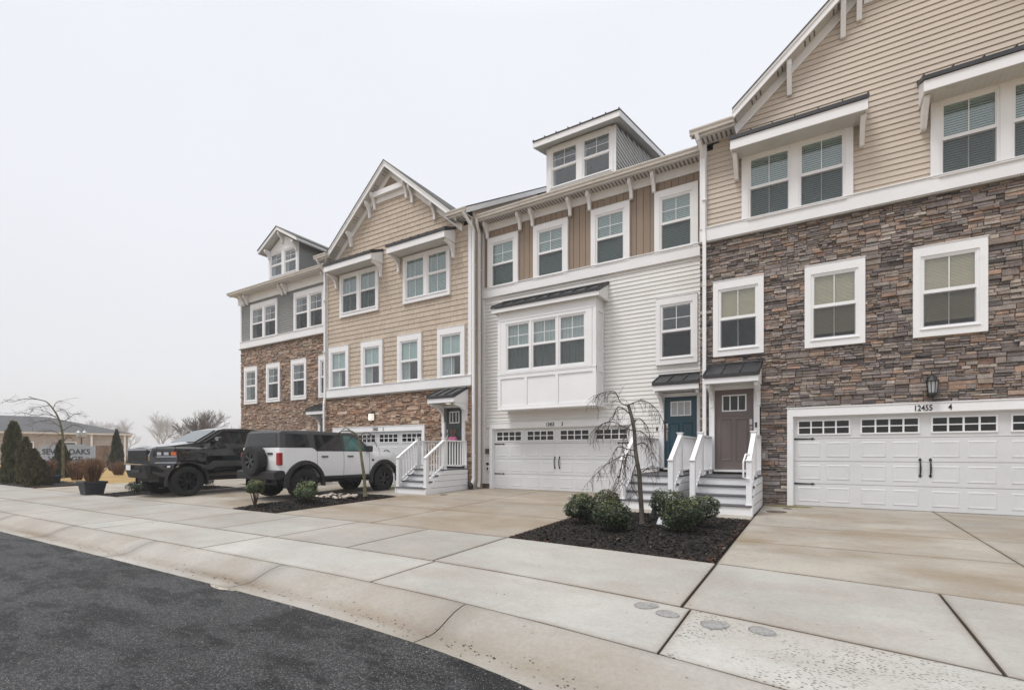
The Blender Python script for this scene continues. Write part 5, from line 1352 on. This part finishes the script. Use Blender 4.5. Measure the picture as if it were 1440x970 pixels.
shrub('shrub', (-19.95,7.75,-.10), .66,.5,.22, 7000, 9, 'low spreading dark shrub by the pickup nose', 'low dark shrubs in the far bed', .02, (.04,.055,.02), (.013,.024,.010))
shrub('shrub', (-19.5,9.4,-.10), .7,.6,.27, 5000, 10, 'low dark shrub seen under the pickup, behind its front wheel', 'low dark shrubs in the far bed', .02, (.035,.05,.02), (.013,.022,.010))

def twig(mb, p, d, L, r, rg, droop, lev=1, n=6):
    pts = [Vector(p)]; d = Vector(d).normalized()
    for i in range(n):
        d = (d+Vector((rg.uniform(-.28,.28), rg.uniform(-.28,.28), rg.uniform(-.2,.2)-droop))).normalized(); pts.append(pts[-1]+d*L/n)
    mb.tube(pts, [r*(1-.75*i/n) for i in range(n+1)], 4, cap=False)
    if lev > 0:
        for i in range(1, n):
            if rg.random() < .75:
                a = (pts[i+1]-pts[i]).normalized(); s = Vector((rg.uniform(-1,1), rg.uniform(-1,1), rg.uniform(-.6,.5)))
                twig(mb, pts[i], a*.6+s*.8, L*rg.uniform(.25,.55), r*.6, rg, droop*1.1, lev-1, 4)

def limb_tree(name, base, sc, trunk, mains, label, seed, tr=(.045,.028), mr=.016, tw=.42, droop=.25, every=.10, bark='bark', depth=.35, lev=1, z0=None):
    """trunk and limbs given as (across, up) offsets in metres/scale from the base, spread in depth at random"""
    rg = random.Random(seed); root = empty(name, base, label, 'tree'); B = Vector(base)
    P = lambda q, dep=0: B+RT*(q[0]*sc)+Vector((0,0,q[1]*sc))+FW*dep
    t = MB(); tp = [P(q, .02*math.sin(i*1.7)) for i, q in enumerate(trunk)]
    def smooth(pts, k=3):
        out = []
        for i in range(len(pts)-1):
            p0, p1, p2, p3 = pts[max(0,i-1)], pts[i], pts[i+1], pts[min(len(pts)-1,i+2)]
            for j in range(k):
                u = j/k; out.append(.5*((2*p1)+(p2-p0)*u+(2*p0-5*p1+4*p2-p3)*u*u+(3*p1-p0-3*p2+p3)*u**3))
        return out+[pts[-1]]
    tp = smooth(tp); n = len(tp); t.tube(tp, [tr[0]*(1.35 if i == 0 else 1)*(1-i/n)+tr[1]*i/n for i in range(n)], 10); t.build('trunk', M[bark], root, smooth=True)
    c = MB()
    for m_ in mains:
        dep = rg.uniform(-depth, depth); k = len(m_); pts = smooth([P(q, dep*(i/(k-1))**.8) for i, q in enumerate(m_)])
        n = len(pts); c.tube(pts, [mr*(1-.72*i/n) for i in range(n)], 6, cap=False)
        acc = 0
        for i in range(1, n):
            acc += (pts[i]-pts[i-1]).length
            while acc > every:
                acc -= every; a = (pts[i]-pts[i-1]).normalized()
                for _ in range(1 if rg.random() < .7 else 2):
                    s = RT*rg.uniform(-1,1)+FW*rg.uniform(-1,1)+Vector((0,0,rg.uniform(-.5,.6)))
                    twig(c, pts[i].lerp(pts[i-1], rg.random()), a*.5+s*.8, tw*rg.uniform(.4,1.1), mr*.42, rg, droop, lev)
    c.build('crown', M['twig'], root); return root

q = lambda *pts: [((x-400)*.00269, (960-y)*.00269) for x, y in pts]
limb_tree('weeping_tree', (-2.72,8.96,-.07), 1, q((400,960),(396,840),(384,700),(378,610),(364,520),(352,420),(345,330),(328,230),(306,140)),
 [q((306,150),(250,125),(215,55),(160,50),(90,80),(65,130)), q((310,140),(380,115),(440,140),(490,200),(520,280)), q((320,205),(240,150),(200,240),(130,270),(80,330)),
  q((345,262),(385,230),(440,270),(470,330),(490,430)), q((345,325),(380,318),(425,345),(462,410),(470,480)), q((345,322),(260,290),(190,260),(110,280),(72,335)),
  q((362,505),(320,485),(270,490),(180,540),(120,590),(30,690)), q((275,488),(250,600),(230,700),(180,750)), q((355,452),(300,445),(230,430),(190,500),(180,620)),
  q((385,607),(420,585),(460,560),(505,590)), q((366,525),(335,600),(322,700),(360,760)), q((352,420),(400,400),(430,470),(440,560)), q((335,260),(290,300),(250,380),(240,470)), q((300,470),(290,560),(300,640),(260,720))],
 'bare weeping tree in the bed by the blue door', 11, mr=.010, tw=.38, every=.06, droop=.34)
q = lambda *pts: [((x-507)*.0195, (693-y)*.0195) for x, y in pts]
limb_tree('weeping_tree', (-10.98,9.75,.02), 1, q((507,694),(506,680),(505,662),(502,640),(499,620),(497,608),(490,600),(482,597)),
 [q((484,598),(474,598),(468,602),(463,612),(462,622)), q((497,608),(506,600),(513,602),(519,612),(523,622)), q((497,610),(489,606),(482,611),(479,618)), q((498,612),(508,607),(516,612)), q((490,601),(480,594),(472,597),(466,606))],
 'small bare weeping tree standing in front of the white SUV', 12, tr=(.05,.022), mr=.014, tw=.3, every=.14, bark='barkg')
q = lambda *pts: [((x-88)*.0385, (671-y)*.0385) for x, y in pts]
limb_tree('bare_tree', LD((88-720)/690*26.6, 26.6, -.12), 1, q((88,671),(88.5,655),(88.5,638),(89,618),(86,600),(81,585),(75,574),(66,564),(56,561),(40,557)),
 [q((75,573),(82,566),(92,563),(104,566)), q((81,585),(72,582),(60,584),(48,580),(33,582)), q((84,592),(95,588),(105,580),(117,584)), q((78,578),(95,575),(106,583),(113,586)), q((87,605),(98,596),(108,600)), q((70,568),(55,570),(40,571),(28,578)),
  q((58,561),(40,560),(25,565),(17,562)), q((86,600),(76,590),(62,594),(50,598)), q((88,612),(78,604),(68,610)), q((84,590),(70,577),(58,575)), q((88.5,622),(100,612),(112,618)), q((88.5,630),(78,622),(70,628))],
 'bare leaning tree with mossy trunk before the village sign', 13, tr=(.075,.016), mr=.017, tw=.7, droop=.03, every=.2, bark='barkg', depth=.8)

def conifer(loc, h, r, n, seed, label, c0=(.10,.105,.045), power=.6):
    rg = random.Random(seed); root = empty('arborvitae', loc, label, 'evergreen tree', 'evergreens near the village sign'); f = MB()
    tips = [(rg.uniform(0, 6.28), rg.uniform(.15, .9), rg.uniform(-.25, .25)) for _ in range(9)]
    for _ in range(n):
        t = rg.random()**1.25; a = rg.uniform(0, 6.28); rad = r*(max(0.02, 1-t))**power*(.82+.18*math.sin(a*3+t*9+seed)+.09*math.sin(a*7-t*21))*(1-abs(rg.gauss(0, .14)))
        if t < .12: rad *= .72+2.2*t
        p = Vector((loc[0]+math.cos(a)*rad, loc[1]+math.sin(a)*rad, loc[2]+.05+t*h))
        o = Vector((math.cos(a), math.sin(a), 0)); d = (o*rg.uniform(.1,.6)+Vector((rg.uniform(-.3,.3), rg.uniform(-.3,.3), 1))).normalized(); s = d.cross(Vector((rg.uniform(-1,1), rg.uniform(-1,1), .2))).normalized()
        L = rg.uniform(.05, .14)*(h/2.5)**.5*(1.4 if rg.random() < .12 else 1); w = L*rg.uniform(.2, .36); g = rg.uniform(.6, 1.35)*(.72+.4*(.5+.5*math.sin(a*5+t*17+seed))*(.5+.5*math.sin(t*31-a*3))); c = (c0[0]*g*rg.uniform(.85, 1.3), c0[1]*g, c0[2]*g)
        f.face([p-d*L, p+s*w, p+d*L, p-s*w], 0, c)
    f.build('crown', M['conifer'], root); tr = MB(); tr.tube([(loc[0],loc[1],loc[2]-.1),(loc[0],loc[1],loc[2]+h*.8)], [.06,.02], 6); tr.build('trunk', M['bark'], root)
P_ = lambda px, d: (px-720)/690*d
conifer(LD(P_(19,22),22,-.12), 2.65, .55, 10000, 1, 'tallest broad arborvitae at the far left edge of the bed', power=.5)
conifer(LD(P_(36,21.3),21.3,-.12), 1.95, .44, 6000, 2, 'narrow arborvitae just right of the tallest broad one')
conifer(LD(P_(46,20.2),20.2,-.12), 1.45, .48, 5000, 3, 'short bushy arborvitae in front of the taller left pair', (.09,.088,.036), .5)
conifer(LD(P_(60,20.4),20.4,-.12), 1.0, .36, 3000, 4, 'lowest arborvitae, beside the russet grass clump', (.085,.08,.036), .6)
conifer(LD(P_(86,27.4),27.4,-.12), 1.98, .58, 7000, 5, 'arborvitae directly behind the leaning bare tree trunk', (.06,.078,.036))
conifer(LD(P_(164,38),38,-.10), 3.05, .62, 7000, 6, 'slim dark arborvitae beside the pickup nose', (.042,.055,.036), .7)

def russet(loc, r, h, n, seed, label, pot=None, cat='dry shrub'):
    rg = random.Random(seed); root = empty('dry_shrub', loc, label, cat); f = MB()
    for _ in range(n):
        a = rg.uniform(0, 6.28); q_ = rg.random()**.6; b = Vector((loc[0]+math.cos(a)*r*.45*q_, loc[1]+math.sin(a)*r*.45*q_, loc[2]))
        e = b+Vector((math.cos(a)*r*.6*q_+rg.uniform(-.08,.08), math.sin(a)*r*.6*q_+rg.uniform(-.08,.08), h*rg.uniform(.55, 1.05)))
        m = b.lerp(e, .55)+Vector((rg.uniform(-.05,.05), rg.uniform(-.05,.05), .05)); g = rg.uniform(.5, 1.5); c = rg.choice([(.17,.085,.045),(.22,.12,.065),(.11,.055,.035),(.27,.17,.10)]); c = tuple(v*g for v in c)
        f.tube([b, m, e], [.007,.006,.003], 3, 0, c, cap=False)
        for _k in range(6):
            p = m.lerp(e, rg.random()); d = Vector((rg.uniform(-1,1), rg.uniform(-1,1), rg.uniform(-.2,1))).normalized()*rg.uniform(.03,.07); s = Vector((rg.uniform(-1,1), rg.uniform(-1,1), rg.uniform(-1,1))).normalized()*.012
            f.face([p, p+d*.5+s, p+d, p+d*.5-s], 0, c)
    f.build('stems', M['russet'], root); return root
def planter(loc, w, h, label):
    root = empty('planter', loc, label, 'planter', 'dark planters by the pavement'); b = MB(); x, y, z = loc; a = w*.5; c = w*.385; t = .045
    b.hexa([(x-c,y-c,z),(x+c,y-c,z),(x+c,y+c,z),(x-c,y+c,z),(x-a,y-a,z+h),(x+a,y-a,z+h),(x+a,y+a,z+h),(x-a,y+a,z+h)])
    o = b.build('tub', M['pot'], root, bevel=.012)
    o.rotation_euler.z = 0
    rm = MB()
    for p0, p1, p2, p3 in ((x-a-.02,x+a+.02,y-a-.02,y-a+t),(x-a-.02,x+a+.02,y+a-t,y+a+.02),(x-a-.02,x-a+t,y-a+t,y+a-t),(x+a-t,x+a+.02,y-a+t,y+a-t)): rm.box(p0, p1, p2, p3, z+h-.04, z+h+.025)
    rm.build('rim', M['pot'], root)
    s = MB(); s.box(x-a+t, x+a-t, y-a+t, y+a-t, z+h, z+h+.012); s.build('soil', M['soil'], root)
planter((-20.75,6.62,-.15), .62, .42, 'dark tapered planter on the pavement near the pickup'); russet((-20.75,6.62,.28), .34, .78, 420, 1, 'russet dry shrub growing in the nearer dark planter')
planter(LD(P_(68,21.4),21.4,-.12), .72, .36, 'dark planter at the lawn edge left of the leaning tree'); russet(LD(P_(66,21.4),21.4,.24), .34, .70, 350, 2, 'russet dry shrub in the planter at the lawn edge')
russet(LD(P_(108,24),24,-.08), .42, .95, 420, 3, 'russet dry shrub on the mulch right of the leaning tree')
russet(LD(P_(167,30),30,-.10), .5, .85, 250, 4, 'pale russet shrub on the lawn behind the pickup nose')

# river pebbles at the front of the small weeping tree
rg = random.Random(8)
for i in range(46):
    a, b = rg.uniform(-12.1,-10.85), rg.uniform(8.75, 9.55); s = rg.uniform(.035,.075); p = MB()
    p.lathe([(s*math.sin(math.pi*k/6)*.95, -s*.62*math.cos(math.pi*k/6)) for k in range(7)], (a, b, zg(b, a)+.135), 'z', 8, 0, mod=lambda i_, k_: rg.uniform(.85, 1.15))
    g = rg.uniform(.5, 1.2); p.c = [(.46*g,.40*g,.34*g)]*len(p.c)
    tag(p.build('pebble', M['pebble'], smooth=True, sharp=80), 'pale river pebble on the mulch below the small weeping tree', 'pebble', 'river pebbles round the small weeping tree')

# solar lights in the right bed
def solar(loc, hgt, white, label):
    root = empty('garden_light', loc, label, 'garden light', 'solar lights in the right bed'); x, y, z = loc
    b = MB(); b.lathe([(.035,0),(.085,.02),(.06,hgt*.55),(.03,hgt)], (x,y,z), 'z', 12); b.build('lens', M['plate'] if white else M['iron'], root, smooth=True)
    b = MB(); b.lathe([(.0,0),(.055,0),(.06,.02),(.045,.075),(.0,.09)], (x,y,z+hgt), 'z', 12); b.build('cap', M['iron'], root, smooth=True)
    b = MB(); b.lathe([(.012,-.1),(.012,.01)], (x,y,z), 'z', 6); b.build('stake', M['iron'], root)
solar((-2.42,9.12,-.08), .17, True, 'pale cone garden light with dark cap right of the weeping tree')
solar((-2.78,9.95,-.08), .22, False, 'dark garden light just behind the weeping tree trunk')
b = MB(); b.tube([(-2.40,9.1,-.05),(-2.30,8.95,-.07),(-2.2,8.82,-.06),(-2.05,8.75,-.07)], .014, 8); tag(b.build('garden_hose', M['plate'], smooth=True), 'short pale hose lying on the mulch by the garden light', 'hose')

# worn discs let into the kerbside walk, and drain lids on the drives
for (x, y, rr), lb in zip(((-1.36,4.60,.105),(-1.13,4.47,.10),(-.72,4.40,.115),(-.37,4.44,.10)), ('grey utility disc in the walk, farthest left of four', 'grey utility disc in the walk touching the left joint', 'grey utility disc just right of the dark joint', 'grey utility disc in the walk, farthest right of four')):
    z = zg(y, x); p = MB(); ph_ = x*9; p.lathe([(0,.006),(rr*.88,.006),(rr*.9,.002),(rr*.95,.002),(rr*.97,.006),(rr,.004),(rr,-.02)], (x,y,z), 'z', 28, mod=lambda i, k: 1+.09*math.sin(k*math.pi/7+ph_)+.05*math.sin(k*math.pi*3/14+ph_))
    tag(p.build('utility_disc', M['patch']), lb, 'utility cover', 'utility discs in the walk')
for x, y, w, lb in ((-.72,12.1,.20,'rusty drain lid on the right drive near the steps'), (-.55,12.75,.09,'tiny round lid close to the stone pier of the right garage'), (-9.75,11.75,.13,'dark drain lid on the white house drive')):
    p = MB(); p.lathe([(0,.012),(w*.8,.012),(w,.008),(w,-.02)], (x,y,zg(y,x)), 'z', 14); tag(p.build('drain_lid', M['block']), lb, 'drain lid')
p = MB(); p.lathe([(0,.006),(.55,.005),(.9,.003),(1.0,-.01)], (0,0,0), 'z', 24); 
p.v = [(-.55+v[0]*.52, 13.2+v[1]*.18, .0+v[2]) for v in p.v]; tag(p.build('moss', M['moss']), kind='stuff')

# ------------------------------------------------------------------ distance: hall, sign, lamp post, trees
def dist_root(name, lat, d, z, label, cat, rot=0):
    o = empty(name, LD(lat, d, z), label, cat); return o
YAW = math.atan2(RT.y, RT.x)
def local(name, lat, d, z, label, cat):
    o = bpy.data.objects.new(name, None); COL.objects.link(o); ORG[o] = Vector((0,0,0)); tag(o, label, cat); o.location = LD(lat, d, z); o.rotation_euler.z = YAW; return o
hall = local('community_hall', -63.4, 70, -.3, 'long low tan brick hall with grey hipped roof behind the lawn', 'building'); hall.rotation_euler.z = YAW+R(39)
b = MB(); b.box(-22, 6.8, 0, 16, 0, 4.2); b.build('wall', M['brick'], hall)
b = MB(); b.box(-22.5, 7.3, -.6, 16.5, 4.2, 4.45); b.build('fascia', M['trim'], hall)
b = MB(); e = (-22.6, 7.4, -.7, 16.6); rx = (-14, -2.8); zr = 7.0
b.face([(e[0],e[2],4.451),(e[1],e[2],4.451),(rx[1],7.9,zr),(rx[0],7.9,zr)]); b.face([(e[1],e[2],4.451),(e[1],e[3],4.451),(rx[1],7.9,zr)]); b.face([(e[1],e[3],4.451),(e[0],e[3],4.451),(rx[0],7.9,zr),(rx[1],7.9,zr)]); b.face([(e[0],e[3],4.451),(e[0],e[2],4.451),(rx[0],7.9,zr)]); b.build('roof', M['greyroof'], hall)
for x in (-12,-8,-4.2,.2):
    b = MB(); b.box(x-.75,x+.75,-.06,.02,1.3,3.1); w = b.build('window', M['trim'], hall); g = MB(); g.box(x-.62,x+.62,-.075,-.061,1.42,2.98); g.build('pane', M['gglass'], w)
for x in (2.6, 6.4): b = MB(); b.box(x-.12,x+.12,-.3,-.06,0,4.2); b.build('downspout', M['trim'], hall)
b = MB(); b.box(3.6,5.0,-.12,.02,0,2.6); b.build('door', M['pillar'], hall)
sg = local('village_sign', -40.6, 45, -.1, 'pale grey village entrance sign with dark lettering on stone base', 'sign')
b = MB(); b.box(-2.65,2.65,-.1,.1,.45,1.95); b.box(-2.0,1.6,-.12,.12,1.95,2.12); b.build('panel', M['signm'], sg)
b = MB(); b.box(-2.5,3.0,-.35,.35,0,.45); b.box(2.66,3.3,-.3,.3,0,2.0); b.build('stone_base', M['pillar'], sg)
for s_, sz, x, z, sx in (('SEVEN OAKS', .70, -2.4, 1.22, 1.10), ('VILLAGE', .58, -1.85, .62, 1.45)):
    cu = textmesh('lettering', s_, sz, (0,0,0), M['signtext'], None, .01, .012, sx=sx); cu.parent = sg; cu.location = (x, -.112, z)
lp = local('lamp_post', P_(114.5,50), 50, -.2, 'dark lamp post with twin lantern head in front of the hall', 'street lamp')
b = MB(); b.lathe([(.16,0),(.12,.3),(.07,.4),(.05,3.0)], (0,0,0), 'z', 10); b.bar((-.35,0,3.0),(.35,0,3.0),.05,.05); b.build('post', M['iron'], lp)
for s in (-.3, .3):
    b = MB(); b.lathe([(.05,3.02),(.16,3.1),(.2,3.45),(.22,3.5),(.03,3.72),(.0,3.8)], (s,0,0), 'z', 8); b.build('lantern', M['lampglass'], lp)

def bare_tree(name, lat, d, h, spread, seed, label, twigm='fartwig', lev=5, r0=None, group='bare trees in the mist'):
    rg = random.Random(seed); base = Vector(LD(lat, d, -.3)); root = empty(name, tuple(base), label, 'tree', group); c = MB(); t = MB()
    r0 = r0 or h*.022
    def grow(p, dr, L, r, k):
        n = 3; pts = [p]; dd = dr
        for i in range(n):
            dd = (dd+Vector((rg.uniform(-.16,.16), rg.uniform(-.16,.16), rg.uniform(-.05,.14)))).normalized(); pts.append(pts[-1]+dd*L/n)
        (t if k == lev else c).tube(pts, [max(r*(1-.4*i/n), .012*h/8) for i in range(n+1)], 5 if k > lev-2 else 3, cap=False)
        if k == 0: return
        m = rg.choice((3,4,4)) if k < lev else 6
        for j in range(m):
            s = pts[-1] if (j < 2 or k == lev and j < 4) else pts[rg.choice((1,2))]
            a = rg.uniform(0, 6.28); sp = rg.uniform(.35, .95)*spread
            v = (dd+Vector((math.cos(a)*sp, math.sin(a)*sp, rg.uniform(-.1,.3)))).normalized(); grow(s, v, L*rg.uniform(.62,.84), r*.58, k-1)
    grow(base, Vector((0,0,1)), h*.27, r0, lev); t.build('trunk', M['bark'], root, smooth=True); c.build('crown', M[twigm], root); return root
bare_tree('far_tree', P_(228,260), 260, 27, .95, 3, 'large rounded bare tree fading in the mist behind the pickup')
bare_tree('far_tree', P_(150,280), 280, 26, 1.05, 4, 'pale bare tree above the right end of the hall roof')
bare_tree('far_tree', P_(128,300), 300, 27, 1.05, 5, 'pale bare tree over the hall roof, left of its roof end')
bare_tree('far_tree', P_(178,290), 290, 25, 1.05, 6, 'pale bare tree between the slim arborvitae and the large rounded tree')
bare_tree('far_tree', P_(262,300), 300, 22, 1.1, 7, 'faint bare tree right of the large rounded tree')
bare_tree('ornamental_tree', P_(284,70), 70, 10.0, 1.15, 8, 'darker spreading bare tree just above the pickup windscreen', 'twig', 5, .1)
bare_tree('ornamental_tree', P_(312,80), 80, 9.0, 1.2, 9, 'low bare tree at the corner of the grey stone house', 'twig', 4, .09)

# ------------------------------------------------------------------ air, sky, sun, camera
hz = MB(); hz.box(-420, 420, -420, 420, -1.5, 40)
m, nt, out = newmat('misty_air'); v = N(nt, 'ShaderNodeVolumePrincipled', Density=HAZE, Anisotropy=.25); v.inputs['Color'].default_value = (.93,.94,.97,1); nt.links.new(v.outputs[0], out.inputs['Volume'])
if HAZE: tag(hz.build('haze', m), kind='stuff')

w = bpy.data.worlds.new('World'); scene.world = w; w.use_nodes = True; nt = w.node_tree; nt.nodes.clear()
out = nt.nodes.new('ShaderNodeOutputWorld'); bg = N(nt, 'ShaderNodeBackground', Strength=.1)
sky = nt.nodes.new('ShaderNodeTexSky'); sky.sky_type = 'NISHITA'; sky.sun_disc = False; sky.sun_elevation = R(52); sky.sun_rotation = R(200); sky.dust_density = 3
tc = nt.nodes.new('ShaderNodeTexCoord'); sep = nt.nodes.new('ShaderNodeSeparateXYZ'); nt.links.new(tc.outputs['Generated'], sep.inputs[0])
cloud = ramp(nt, sep.outputs['Z'], [(0.0,(.56,.57,.60)),(.12,(.70,.713,.745)),(.38,(.765,.78,.825)),(.68,(.785,.80,.85)),(.86,(1.0,1.0,1.0)),(1.0,(1.0,1.0,1.0))])
gain = ramp(nt, sep.outputs['Z'], [(0.0,.50),(.66,.50),(.82,.66),(1.0,.8)])
c2 = mixc(nt, cloud, gain, 1.0, 'MULTIPLY')
nz = N(nt, 'ShaderNodeTexNoise', Scale=1.6, Detail=4.0); nt.links.new(tc.outputs['Generated'], nz.inputs['Vector'])
c2 = mixc(nt, c2, ramp(nt, nz.outputs['Fac'], [(.3,.96),(.7,1.0)]), 1.0, 'MULTIPLY')
sc_ = nt.nodes.new('ShaderNodeVectorMath'); sc_.operation = 'SCALE'; sc_.inputs['Scale'].default_value = SKYGAIN; nt.links.new(c2, sc_.inputs[0])
mx = mixc(nt, sky.outputs[0], sc_.outputs[0], .93)
nt.links.new(mx, bg.inputs['Color']); nt.links.new(bg.outputs[0], out.inputs[0])
sl = bpy.data.lights.new('sun', 'SUN'); sl.energy = SUN; sl.angle = R(20); sl.color = (1,.975,.94); so = bpy.data.objects.new('sun', sl); COL.objects.link(so); so.location = (0,-30,60)
sd = Vector((-.30, -.55, 1.2)); so.rotation_euler = sd.to_track_quat('Z', 'Y').to_euler()

cam = bpy.data.cameras.new('camera'); co = bpy.data.objects.new('camera', cam); COL.objects.link(co); co.location = (0,0,1.25); co.rotation_euler = (R(90), 0, math.atan2(690, 1115))
cam.sensor_width = 36; cam.sensor_fit = 'HORIZONTAL'; cam.lens = 36*690/1440; cam.shift_y = 151.5/1440; cam.clip_end = 2000; cam.clip_start = .05
scene.camera = co
vs = scene.view_settings; vs.view_transform = 'Standard'; vs.look = 'None'; vs.exposure = EXPO; vs.gamma = 1; vs.use_curve_mapping = False
scene.cycles.use_denoising = DEN; scene.cycles.volume_bounces = 1; scene.cycles.max_bounces = 8; scene.cycles.transparent_max_bounces = 16
